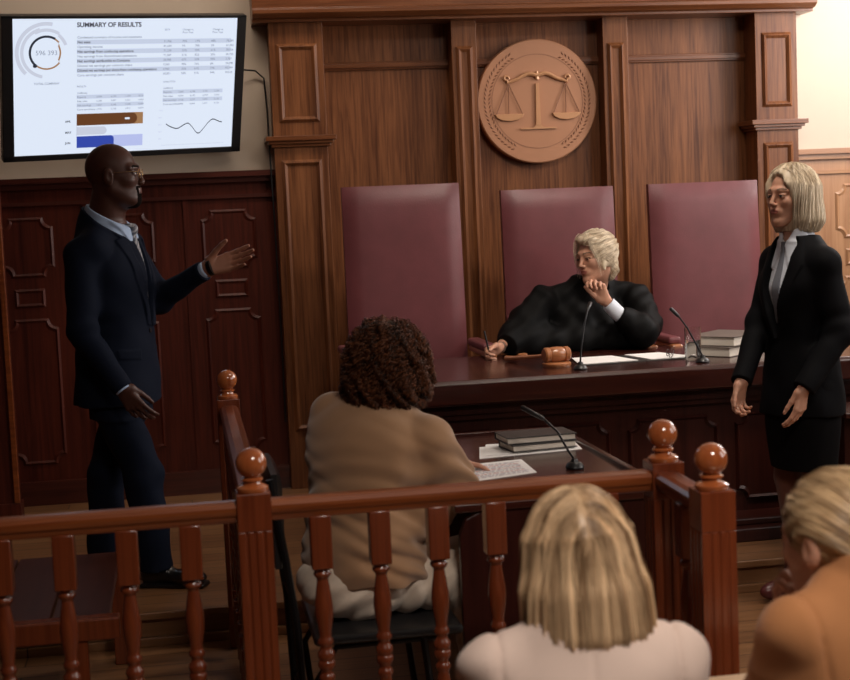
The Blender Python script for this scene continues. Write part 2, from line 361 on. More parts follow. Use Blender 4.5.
    cps = [(.69, .80), (.715, .825), (.745, .838), (.775, .812), (.795, .80), (.815, .83), (.835, .872), (.85, .880), (.87, .845), (.895, .795), (.915, .775), (.945, .795), (.96, .80)]
    for i in range(len(cps)-1):
        p0 = cps[max(i-1, 0)]; p1 = cps[i]; p2 = cps[i+1]; p3 = cps[min(i+2, len(cps)-1)]
        for k in range(5):
            t_ = k/5; pts.append(tuple(.5*((2*p1[j])+(-p0[j]+p2[j])*t_+(2*p0[j]-5*p1[j]+4*p2[j]-p3[j])*t_*t_+(-p0[j]+3*p1[j]-3*p2[j]+p3[j])*t_**3) for j in (0, 1)))
    sm.use(bl if False else dk)
    for i in range(len(pts)-1):
        (a, b_), (c, d) = pts[i], pts[i+1]; sm.add([U(a, b_-.004, 3), U(c, d-.004, 3), U(c, d+.004, 3), U(a, b_+.004, 3)], [(0, 1, 2, 3)])
    for k in range(5): text('%d%%' % (100-k*20), .655, .70+k*.055, .016, lg, 3, 0)
    sc = sm.build('screen'); sc.parent = root
    yaw, tilt, roll = .317, .361, -.027
    root.rotation_mode = 'QUATERNION'
    root.rotation_quaternion = (Matrix.Rotation(yaw, 3, 'Z') @ Matrix.Rotation(tilt, 3, 'X') @ Matrix.Rotation(roll, 3, 'Y')).to_quaternion()
make_tv()
mb = MB(); mb.tube([(.33, 7.93, 2.41), (.40, 7.96, 2.425), (.47, 7.985, 2.42), (.515, 8.0, 2.38), (.525, 8.005, 2.2), (.525, 7.99, 2.02), (.523, 7.93, 1.92), (.528, 7.925, 1.6), (.533, 7.93, 1.0), (.533, 7.94, .5)], .005)
tag(mb.build('cable', M['black_plastic'], smooth=True), 'black power cable running down beside the left pilaster from the television', 'cable')

# ------------------------------------------------------------------ emblem
def make_emblem():
    c = Vector((2.042, 8.03, 2.212)); R = .346
    root = empty('justice_emblem', c, 'round copper emblem with scales of justice on the panelling above the middle chair', 'emblem')
    T = Matrix.Translation(c) @ Matrix.Rotation(PI/2, 4, 'X')      # local z -> -Y (towards room)
    mb = MB(); mb.lathe([(R, -.04), (R, .012), (R-.006, .018), (.005, .018)], (0, 0, 0), 96, T); d = mb.build('disc', M['copper'], root, smooth=True)
    mb = MB()
    for r in (.262,):
        for k in range(96):
            a, b_ = 2*PI*k/96, 2*PI*(k+1)/96
            vs = [T @ Vector((q*math.cos(t), q*math.sin(t), .0195)) for q, t in ((r-.0014, a), (r+.0014, a), (r+.0014, b_), (r-.0014, b_))]; mb.add(vs, [(0, 1, 2, 3)])
    mb.build('engraved_ring', M['copper_dark'], root)
    for sd in (0, 1):
        mb = MB()
        for k in range(27):
            a = math.radians(-60+120*k/26)
            for rr_, tilt in ((.276, 1), (.303, -1)):
                aa = a if sd == 0 else PI-a
                cx, cy = rr_*math.cos(aa), rr_*math.sin(aa)
                tang = aa+PI/2*(1 if sd == 0 else -1); dirn = tang + (.55 if (tilt > 0) == (sd == 0) else -.55)
                ux, uy = math.cos(dirn), math.sin(dirn); L, Wd = .014, .0048
                vs = [T @ Vector(p) for p in ((cx-ux*L, cy-uy*L, .0185), (cx-uy*Wd, cy+ux*Wd, .0185), (cx+ux*L, cy+uy*L, .0185), (cx+uy*Wd, cy-ux*Wd, .0185), (cx, cy, .0225))]
                mb.add(vs, [(0, 1, 4), (1, 2, 4), (2, 3, 4), (3, 0, 4)])
        mb.build('laurel_branch', M['copper_dark'], root)
    z = .026
    def P(x, y, zz=z): return T @ Vector((x, y, zz))
    mb = MB(); mb.prism([(-.014, -.135), (.014, -.135), (.009, .10), (-.009, .10)], 2, .015, .030, T)
    mb.prism([(-.105, -.155), (.105, -.155), (.10, -.148), (.03, -.146), (.014, -.133), (-.014, -.133), (-.03, -.146), (-.10, -.148)], 2, .015, .030, T)
    mb.tube([P(0, .12), P(0, .165)], [.012, .007]); mb.build('post', M['copper_light'], root, smooth=True)
    mb = MB()
    for s in (-1, 1):
        pts = [P(0, .142)]; rad = [.012]
        for k in range(1, 13):
            t = k/12; pts.append(P(s*.172*t, .142+.012*math.sin(PI*min(1, t*1.6))-.052*max(0, t-.25)**1.25)); rad.append(.013-.004*t)
        for k in range(9):
            a = -PI*.5+k*PI*1.5/8; q = .020-.0012*k; pts.append(P(s*(.172+q*math.cos(a)), .116+q+q*math.sin(a)*.9)); rad.append(.008-.0004*k)
        mb.tube(pts, rad)
    mb.build('beam', M['copper_light'], root, smooth=True)
    for s in (-1, 1):
        cx = s*.165
        mb = MB(); top = (cx, .10)
        for dx in (-.075, -.004, .075): mb.tube([P(cx, .10), P(cx+dx, -.068)], .0022, 5)
        ch = mb.build('pan_cord', M['copper_dark'], root)
        mb = MB(); mb.prism([(cx-.084, -.068), (cx+.084, -.068), (cx+.072, -.088), (cx+.045, -.102), (cx, -.108), (cx-.045, -.102), (cx-.072, -.088)], 2, .015, .032, T)
        mb.build('scale_pan', M['copper_light'], root, bevel=.003)
make_emblem()

# ------------------------------------------------------------------ judges' high-backed chairs
def rounded_pad(mb, w0, w1, z0, z1, y, th, r=.04, bulge=.02, nx=14, nz=22, lean=.0):
    """leather cushion: superellipse outline, bulging faces"""
    def side(sgn):
        vs = []
        for j in range(nz+1):
            v = j/nz; zz = z0+(z1-z0)*v; ww = w0+(w1-w0)*v
            for i in range(nx+1):
                u = -1+2*i/nx; e = (1-abs(u)**5)*(1-abs(2*v-1)**7)
                e2 = max(0, e)**.5
                vs.append((u*ww/2, y+lean*v+sgn*(th/2*(.45+.55*e2)+bulge*e2*.4), zz))
        return vs
    a = side(-1); b_ = side(1); n = len(a); W = nx+1
    fs = [(j*W+i, j*W+i+1, (j+1)*W+i+1, (j+1)*W+i) for j in range(nz) for i in range(nx)]
    fs += [(n+j*W+i, n+(j+1)*W+i, n+(j+1)*W+i+1, n+j*W+i+1) for j in range(nz) for i in range(nx)]
    rim = [i for i in range(W)] + [j*W+nx for j in range(1, nz+1)] + [nz*W+i for i in range(nx-1, -1, -1)] + [j*W for j in range(nz-1, 0, -1)]
    for k in range(len(rim)): p, q = rim[k], rim[(k+1) % len(rim)]; fs.append((p, n+p, n+q, q))
    mb.add(a+b_, fs)
def make_judge_chair():
    root = empty('high_backed_chair', (0, 0, 0))
    mb = MB(); rounded_pad(mb, .61, .605, .42, 1.585, .02, .085, lean=.07)
    bk = mb.build('backrest', M['leather'], root, smooth=True)
    mb = MB(); rounded_pad(mb, .54, .54, -.27, .27, 0, .12)
    st = mb.build('seat', M['leather'], root, smooth=True); st.rotation_euler = (PI/2, 0, 0); st.location = (0, -.27, .43)
    for s in (-1, 1):
        mb = MB(); mb.box(s*.335-.03, s*.335+.03, -.42, .0, .75, .78); mb.box(s*.335-.025, s*.335+.025, -.40, -.35, .36, .75); mb.box(s*.335-.02, s*.335+.02, -.45, .0, .34, .40)
        ar = mb.build('armrest', M['gavel'], root, bevel=.012, seg=3)
        mb = MB(); mb.box(s*.335-.034, s*.335+.034, -.38, .01, .778, .815); mb.build('arm_pad', M['leather'], ar, bevel=.015, seg=3)
    for sx in (-1, 1):
        for sy in (-.48, .02):
            mb = MB(); mb.box(sx*.25-.025, sx*.25+.025, sy-.025, sy+.025, 0, .37); mb.build('leg', M['gavel'], root, bevel=.006)
    return root
ch = make_judge_chair()
spots = [((1.135, 7.26, PLZ), .0, 1.03, 'tall burgundy leather chair standing empty at the left of the judge'),
         ((1.975, 7.33, PLZ), .0, 1.0, 'tall burgundy leather chair the judge sits in, under the round emblem'),
         ((2.765, 7.30, PLZ), .0, 1.0, 'tall burgundy leather chair standing empty behind the stacked law books')]
for i, (p, a, s, lb) in enumerate(spots):
    o = ch if i == 0 else copy_tree(ch)
    o.location = p; o.rotation_euler = (0, 0, a); o.scale = (1, 1, s); tag(o, lb, 'chair', 'high-backed chairs behind the bench')

# ------------------------------------------------------------------ judge's bench
def make_bench():
    x0, x1 = .80, 4.3
    root = empty('judge_bench', (2.2, 6.4, PLZ), 'long dark mahogany bench the judge sits behind', 'desk')
    mb = MB(); mb.prism([(6.045, .90), (7.0, .90), (7.0, .79), (6.045, .79), (6.03, .80), (6.03, .885)], 0, x0, x1)
    mb.build('desktop', M['desk'], root, bevel=.004)
    mb = MB(); mb.box(x0+.06, x1-.06, 6.13, 6.17, PLZ, .79); mb.box(x0+.06, x0+.10, 6.17, 6.9, PLZ, .79); mb.box(x1-.10, x1-.06, 6.17, 6.9, PLZ, .79); 
    mb.box(x0+.03, x1-.03, 6.09, 6.14, .745, .79); mb.box(x0+.05, x1-.05, 6.105, 6.14, .72, .746)
    x = x0+.12
    while x < x1-.5:
        oct_panel(mb, x, x+.42, .27, .67, 6.129, .045, .012, .02); x += .50
    mb.build('front_panel', M['deskf'], root)
    mb = MB(); mb.box(x0+.02, x1-.02, 5.90, 6.14, PLZ, .19); mb.box(x0+.03, x1-.03, 5.96, 6.14, .19, .22); mb.build('plinth', M['deskf'], root, bevel=.006)
make_bench()

# right-hand lectern edge beyond the standing woman
rt = empty('side_desk', (3.0, 5.65, PLZ), 'dark wooden side desk at the right edge behind the standing woman', 'desk')
mb = MB(); mb.box(2.68, 3.4, 5.56, 5.86, .700, .722); mb.build('desktop', M['desk'], rt, bevel=.003)
mb = MB(); mb.box(2.71, 3.38, 5.64, 5.84, PLZ, .70); mb.build('body', M['deskf'], rt)

# ------------------------------------------------------------------ papers, gavel, microphones, glass, books on the bench
def sheet(mb, cx, cy, w, d, ang, z, th=.0015):
    T = Matrix.Translation((cx, cy, z)) @ Matrix.Rotation(ang, 4, 'Z'); mb.box(-w/2, w/2, -d/2, d/2, 0, th, T); return T
f = empty('folder', (1.98, 6.40, .90), 'open black folder with white pages lying in front of the judge', 'folder')
mb = MB()
mb.prism([(1.785, 6.29), (2.075, 6.31), (2.02, 6.60), (1.82, 6.60)], 2, .9005, .905); mb.prism([(2.08, 6.31), (2.35, 6.33), (2.25, 6.62), (2.035, 6.60)], 2, .9005, .905)
mb.build('cover', M['bookblack'], f)
for pts in ([(1.76, 6.31), (2.045, 6.335), (1.995, 6.585), (1.80, 6.585)], [(2.105, 6.335), (2.33, 6.345), (2.235, 6.60), (2.06, 6.59)]):
    mb = MB(); mb.prism(pts, 2, .9055, .9085); pg = mb.build('page', M['white_paper'], f)
g = empty('gavel', (1.60, 6.42, .93), 'brown wooden gavel resting on its sounding block by the open folder', 'gavel')
Tg = Matrix.Translation((1.665, 6.35, .955)) @ Matrix.Rotation(math.radians(8), 4, 'Z') @ Matrix.Rotation(PI/2, 4, 'Y')
mb = MB(); mb.lathe([(.004, -.062), (.028, -.062), (.034, -.055), (.034, -.038), (.030, -.034), (.034, -.028), (.036, 0), (.034, .028), (.030, .034), (.034, .038), (.034, .055), (.028, .062), (.004, .062)], (0, 0, 0), 24, Tg)
mb.build('head', M['gavel'], g, smooth=True)
mb = MB(); mb.tube([(1.655, 6.37, .952), (1.60, 6.47, .938), (1.53, 6.60, .922), (1.50, 6.655, .918)], [.009, .008, .011, .013], 10); mb.build('handle', M['gavel'], g, smooth=True)
mb = MB(); mb.lathe([(.01, 0), (.062, 0), (.066, .006), (.066, .016), (.060, .021), (.01, .021)], (1.665, 6.35, .9), 28); tag(mb.build('sounding_block', M['gavel'], smooth=True), 'round wooden sounding block under the gavel head', 'block')

def microphone(base, pts, label, name='microphone'):
    root = empty(name, base, label, 'microphone', None)
    mb = MB(); mb.lathe([(.004, 0), (.030, 0), (.032, .006), (.026, .018), (.014, .024), (.010, .034), (.004, .034)], base, 20); mb.build('base', M['black_plastic'], root, smooth=True)
    P = [Vector(base)+Vector((0, 0, .03))] + [Vector(p) for p in pts]
    mb = MB(); mb.tube(P[:-1], .0042, 8); mb.build('gooseneck', M['black_metal'], root, smooth=True)
    mb = MB(); a, b_ = P[-2], P[-1]; d = (b_-a); mb.tube([a, a+d*.1, a+d*.6, b_-d*.08, b_], [.005, .008, .009, .009, .005], 12); mb.build('head', M['black_plastic'], root, smooth=True)
microphone((1.725, 6.17, .90), [(1.735, 6.18, 1.00), (1.765, 6.22, 1.10), (1.795, 6.27, 1.155), (1.825, 6.32, 1.185)], 'black gooseneck microphone beside the gavel in front of the judge')
microphone((2.285, 6.15, .90), [(2.265, 6.17, .98), (2.235, 6.20, 1.055), (2.205, 6.22, 1.105), (2.170, 6.24, 1.145)], 'black gooseneck microphone in front of the water glass')
gl = empty('water_glass', (2.285, 6.27, .90), 'clear drinking glass half full of water on the bench by the books', 'glass')
mb = MB(); mb.lathe([(.002, 0), (.033, 0), (.036, .004), (.037, .15), (.0345, .15), (.0335, .010), (.002, .010)], (2.285, 6.27, .901), 32); mb.build('tumbler', M['glass'], gl, smooth=True)
mb = MB(); mb.lathe([(.002, .0105), (.0332, .0105), (.0341, .092), (.002, .092)], (2.285, 6.27, .901), 32); mb.build('water', M['water'], gl, smooth=True)
def book(name, c, w, d, h, ang, z, cover, label, cat='book', pages=None):
    root = empty(name, (c[0], c[1], z), label, cat)
    T = Matrix.Rotation(ang, 4, 'Z')
    a = MB(); e = .004
    a.box(-w/2, w/2, -d/2, d/2, 0, e); a.box(-w/2, w/2, -d/2, d/2, h-e, h); a.box(-w/2, w/2, d/2-e, d/2, 0, h)
    o = a.build('cover', cover, bevel=.0015); o.parent = root; o.matrix_local = T
    a = MB(); a.box(-w/2+.005, w/2-.006, -d/2+.005, d/2-e, e, h-e); o = a.build('pages', pages or M['page']); o.parent = root; o.matrix_local = T
    return root
book('law_book', (2.515, 6.47), .25, .33, .045, math.radians(-52), .9005, M['bookgrey'], 'thick grey-brown book lying on the bench, underneath the other one')
book('law_book', (2.53, 6.49), .25, .33, .045, math.radians(-48), .9465, M['bookgrey'], 'thick grey-brown book lying on top of the stack on the bench by the water glass')
# folded glasses on the right page
eg = empty('folded_eyeglasses', (2.235, 6.42, .91), 'folded dark eyeglasses lying on the right page of the open folder', 'eyeglasses')
mb = MB()
for s in (-1, 1):
    c = Vector((2.235+s*.020, 6.44+s*.025, .925)); pts = []
    for k in range(15):
        a = 2*PI*k/14; pts.append(c+Vector((.013*math.cos(a), .018*math.cos(a), .016*math.sin(a))))
    mb.tube(pts, .0016, 6)
mb.build('frame', M['black_plastic'], eg, smooth=True)
for s in (-1, 1):
    mb = MB(); mb.tube([(2.235+s*.03, 6.44+s*.04, .925), (2.22+s*.0, 6.38-s*.02, .918), (2.20, 6.34-s*.01, .911)], .002, 6); mb.build('temple', M['black_plastic'], eg, smooth=True)

# ------------------------------------------------------------------ balustrade
def newel(x, y, label):
    root = empty('newel_post', (x, y, 0), label, 'newel post')
    mb = MB(); h = .0425; g = .0035
    pts = []
    for (sx, sy) in ((1, -1), (1, 1), (-1, 1), (-1, -1)): pass
    mb.box(x-h, x+h, y-h, y+h, .86, .955); mb.box(x-h, x+h, y-h, y+h, 0, .16)
    # fluted shaft
    prof = []
    for side in range(4):
        a = side*PI/2; ca, sa = math.cos(a), math.sin(a)
        for t, d in ((-1, 0), (-.62, 0), (-.55, g), (-.45, g), (-.38, 0), (-.10, 0), (-.05, g), (.05, g), (.10, 0), (.38, 0), (.45, g), (.55, g), (.62, 0)):
            px, py = t*h, -(h-d)
            prof.append((x+px*ca-py*sa, y+px*sa+py*ca))
    mb.prism(prof, 2, .16, .86)
    mb.build('post', M['newel'], root, bevel=.002)
    mb = MB(); mb.lathe([(.005, .953), (.036, .953), (.040, .958), (.040, .966), (.033, .971), (.024, .974), (.022, .980), (.028, .984), (.028, .988), (.018, .992), (.005, .994)], (x, y, 0), 28); mb.build('collar', M['ball'], root, smooth=True)
    mb = MB(); R = .0385; mb.lathe([(R*math.sin(PI*k/20)+.0005, -R*math.cos(PI*k/20)) for k in range(21)], (x, y, 1.026), 32); mb.build('ball', M['ball'], root, smooth=True)
newel(.150, 3.60, 'front left wooden newel post with a ball, in the middle of the front rail')
newel(.155, 5.50, 'far wooden newel post with a ball beside the platform step, behind the front left one')
newel(1.222, 3.60, 'wooden newel post with a ball at the right end of the front rail')
newel(1.205, 3.205, 'nearest wooden newel post with a ball, right of the blonde head')
def handrail(p0, p1, m, label):
    v = Vector(p1)-Vector(p0); L = v.length; ang = math.atan2(v.y, v.x)
    T = Matrix.Translation(p0) @ Matrix.Rotation(ang, 4, 'Z')
    prof = [(-.020, -.030), (.020, -.030), (.024, -.022), (.026, -.016), (.032, -.008), (.035, .002), (.035, .010), (.028, .019), (.014, .023), (-.014, .023), (-.028, .019), (-.035, .010), (-.035, .002), (-.032, -.008), (-.026, -.016), (-.024, -.022)]
    mb = MB(); mb.prism(prof, 0, 0, L, T)
    return tag(mb.build('handrail', m, bevel=.002), label, 'handrail')
RZ = .911
handrail((-1.6, 3.60, RZ), (.1075, 3.60, RZ), M['rail'], 'glossy wooden handrail of the front balustrade, left section')
handrail((.1925, 3.60, RZ), (1.1795, 3.60, RZ), M['rail'], 'glossy wooden handrail of the front balustrade, between the two newel posts')
handrail((.155, 5.4575, RZ), (.151, 3.6425, RZ), M['raily'], 'glossy wooden handrail running back from the front left newel post')
handrail((1.219, 3.5575, RZ), (1.208, 3.2475, RZ), M['raily'], 'short wooden handrail between the two right newel posts')
def bottom_rail(a, b_, label):
    mb = MB(); mb.box(min(a[0], b_[0])-(.02 if a[0] == b_[0] else 0), max(a[0], b_[0])+(.02 if a[0] == b_[0] else 0), min(a[1], b_[1])-(.02 if a[1] == b_[1] else 0), max(a[1], b_[1])+(.02 if a[1] == b_[1] else 0), .06, .10)
    return tag(mb.build('bottom_rail', M['rail'], bevel=.004), label, 'rail')
bottom_rail((-1.6, 3.6), (.1075, 3.6), 'low wooden bottom rail of the left front balustrade')
bottom_rail((.1925, 3.6), (1.1795, 3.6), 'low wooden bottom rail of the middle front balustrade')
bottom_rail((.152, 3.6425), (.152, 5.4575), 'low wooden bottom rail of the balustrade running back')
bottom_rail((1.212, 3.2475), (1.212, 3.5575), 'low wooden bottom rail of the short right balustrade')
def make_baluster():
    mb = MB(); q = .0265
    half = [(.018, .0), (.021, .004), (.0225, .012), (.021, .020), (.016, .026), (.0145, .034), (.0195, .042), (.0205, .049), (.0165, .056), (.0150, .062), (.0165, .075), (.0215, .105), (.0235, .128), (.0225, .150), (.0185, .180), (.0150, .203), (.0142, .210), (.0175, .214), (.0225, .221), (.0225, .227), (.0165, .233), (.0185, .243)]
    c = .508
    prof = [(.005, c-.244)] + [(r, c-h) for r, h in reversed(half)] + [(r, c+h) for r, h in half[1:]] + [(.005, c+.244)]
    mb.lathe(prof, (0, 0, 0), 20)
    mb.box(-q, q, -q, q, c+.238, .884); mb.box(-q, q, -q, q, .10, c-.238)
    return mb.build('baluster', M['newel'], smooth=True, bevel=.003)
bal = make_baluster()
bspots = [(x, 3.6, 'turned wooden baluster of the front rail, between the two front newel posts', 'balusters between the two front newel posts') for x in (.314, .464, .614, .764, .914, 1.064)]
bspots += [(x, 3.6, 'turned wooden baluster of the front rail, left of the front left newel post', 'balusters of the left front rail') for x in (-.010, -.165, -.317, -.467, -.617, -.767, -.917)]
bspots += [(.153, 5.4575-.1515*k, 'turned wooden baluster of the side rail running back towards the platform', 'balusters of the side rail') for k in range(1, 12)]
bspots += [(1.213, 3.40, 'turned wooden baluster between the two right newel posts', None)]
for i, (x, y, lb, gp) in enumerate(bspots):
    o = bal if i == 0 else bal.copy()
    if i: COL.objects.link(o)
    o.location = (x, y, 0); tag(o, lb, 'baluster', gp)
del bal

# ------------------------------------------------------------------ dark bench behind the left rail
def make_left_bench():
    root = empty('wooden_bench', (-.35, 4.7, 0), 'dark wooden bench with a plank seat beyond the left front balustrade', 'bench')
    mb = MB()
    for k in range(6): mb.box(-1.38+k*.185, -1.38+k*.185+.178, 4.58, 5.46, .385, .41)
    mb.build('seat', M['dark_bench'], root, bevel=.004)
    mb = MB(); mb.box(-1.4, -.245, 4.52, 4.58, .345, .415); mb.build('front_rail', M['newel'], root, bevel=.006)
    mb = MB(); mb.box(-1.4, -.30, 4.34, 4.38, .14, .22); mb.build('foot_rail', M['newel'], root, bevel=.006)
    for x in (-1.35, -.375):
        mb = MB(); mb.box(x-.03, x+.03, 4.53, 4.57, 0, .36); mb.build('leg', M['newel'], root, bevel=.005)
    for x in (-1.35, -.29):
        mb = MB(); mb.box(x-.025, x+.025, 5.38, 5.44, 0, .385); mb.build('leg', M['newel'], root, bevel=.005)
    for x in (-1.35, -.375):
        mb = MB(); mb.box(x-.02, x+.02, 4.36, 4.55, .15, .19); mb.build('brace', M['newel'], root, bevel=.003)
make_left_bench()
# upright post at the left edge
mb = MB(); mb.box(-1.0, -.858, 7.45, 7.55, PLZ, 1.9); mb.box(-1.01, -.848, 7.44, 7.56, PLZ, .25)
mb.use(M['wains']); mb.m = [0]*len(mb.f); mb.use(M['rail']); mb.box(-.880, -.852, 7.435, 7.46, PLZ+.12, 1.9)  # brighter strip paints in the light along the post's edge
tag(mb.build('wooden_post', M['wains'], bevel=.004), 'reddish wooden upright post at the far left edge against the wainscot', 'post')

# ------------------------------------------------------------------ clerk's table and chair
def make_table():
    root = empty('clerk_table', (1.15, 4.95, 0), 'small dark wooden table the curly-haired person writes at', 'table')
    mb = MB(); mb.box(.775, 1.435, 4.22, 5.49, .722, .748); mb.build('tabletop', M['desk'], root, bevel=.004)
    mb = MB(); mb.box(1.42, 1.442, 4.22, 5.495, .735, .762); mb.box(.775, 1.442, 5.478, 5.498, .735, .762); mb.build('edge_strip', M['desk'], root, bevel=.003)
    for y in (4.23, 5.45):
        mb = MB(); mb.prism([(.79, 0), (1.41, 0), (1.41, .722), (.86, .722), (.81, .70), (.79, .65)], 1, y, y+.03); mb.build('side_panel', M['deskf'], root, bevel=.004)
    mb = MB(); mb.box(1.38, 1.40, 4.26, 5.45, .25, .722); mb.build('back_panel', M['deskf'], root)
make_table()
def paper(pts, z, label, lines=0, name='paper_sheet'):
    root = empty(name, (sum(p[0] for p in pts)/4, sum(p[1] for p in pts)/4, z), label, 'paper')
    mb = MB(); mb.prism(pts, 2, z, z+.0015); mb.build('sheet', M['white_paper'], root)
    if lines:
        mb = MB(); a, b_, c, d = [Vector((p[0], p[1], z+.0019)) for p in pts]
        rr = random.Random(5)
        for k in range(lines):
            v = .10+.8*k/lines; u = .08
            mb.use(M['red_ink'] if k % 4 == 3 else M['ink'])
            while u < .86:
                l = rr.uniform(.03, .09); q = []
                for uu, vv in ((u, v), (u+l, v), (u+l, v+.025), (u, v+.025)): q.append((a*(1-uu)+b_*uu)*(1-vv)+(d*(1-uu)+c*uu)*vv)
                mb.add(q, [(0, 1, 2, 3)]); u += l+rr.uniform(.012, .03)
        mb.build('writing', None, root)
paper([(.90, 4.56), (1.135, 4.64), (1.145, 4.90), (.90, 4.86)], .7485, 'white written sheet of paper on the near side of the clerk table', 14)
paper([(1.01, 4.97), (1.40, 5.02), (1.42, 5.20), (1.06, 5.21)], .7485, 'open white notebook underneath the two books on the clerk table', 0, 'notebook')
paper([(1.035, 5.0), (1.36, 5.05), (1.36, 5.23), (1.09, 5.24)], .7515, 'white loose page on the notebook under the two books', 0, 'paper_sheet')
book('book', (1.255, 5.10), .25, .15, .026, math.radians(8), .7545, M['bookblack'], 'dark book with pale page edges, underneath the other on the clerk table')
book('book', (1.25, 5.11), .265, .16, .026, math.radians(4), .7812, M['bookblack'], 'dark book lying on top of the small pile on the clerk table')
microphone((1.272, 4.66, .749), [(1.262, 4.69, .80), (1.235, 4.73, .865), (1.20, 4.77, .905), (1.135, 4.83, .945)], 'black gooseneck microphone on the clerk table by the books')

def make_clerk_chair():
    root = empty('folding_chair', (.40, 4.42, 0), 'black metal folding chair the curly-haired person sits on', 'chair')
    for y in (4.20, 4.62):
        mb = MB(); mb.tube([(.30, y, .0), (.285, y, .42), (.262, y, .62), (.225, y, .87)], .012); mb.build('back_frame', M['black_metal'], root, smooth=True)
        mb = MB(); mb.tube([(.36, y+.01, .0), (.335, y+.01, .25), (.40, y+.01, .352), (.74, y+.01, .355)], .011); mb.build('leg', M['black_metal'], root, smooth=True)
        mb = MB(); mb.tube([(.70, y, .0), (.66, y, .36)], .011); mb.build('leg', M['black_metal'], root, smooth=True)
    mb = MB(); mb.box(.33, .78, 4.17, 4.65, .365, .395); mb.build('seat', M['seat_vinyl'], root, bevel=.014, seg=3)
    mb = MB(); rounded_pad(mb, .42, .40, .60, .88, 0, .04); b_ = mb.build('backrest', M['seat_vinyl'], smooth=True); b_.parent = root; b_.rotation_euler = (0, 0, PI/2); b_.location = (.24-.40, 0, 0)
    mb = MB(); mb.tube([(.285, 4.20, .46), (.285, 4.62, .46)], .009); mb.build('crossbar', M['black_metal'], root, smooth=True)
    mb = MB(); mb.tube([(.30, 4.20, .15), (.30, 4.62, .15)], .008); mb.build('crossbar', M['black_metal'], root, smooth=True)
make_clerk_chair()
# audience seating
pb = empty('audience_bench', (.9, 2.2, 0), 'wooden bench the two front spectators sit on, mostly below the picture', 'bench')
mb = MB(); mb.box(.1, 1.9, 1.95, 2.4, .29, .33); mb.build('seat', M['dark_bench'], pb, bevel=.006)
for x in (.2, 1.75):
    mb = MB(); mb.box(x, x+.05, 2.0, 2.35, 0, .29); mb.build('leg', M['dark_bench'], pb)
tb = empty('audience_table', (1.0, 2.85, 0), 'pale wooden ledge in front of the two spectators at the bottom edge', 'table')
mb = MB(); mb.box(.93, 1.6, 2.80, 2.98, .560, .583); mb.build('tabletop', M['light_table'], tb, bevel=.004)
for x in (.97, 1.5):
    mb = MB(); mb.box(x, x+.04, 2.86, 2.90, 0, .560); mb.build('leg', M['light_table'], tb)

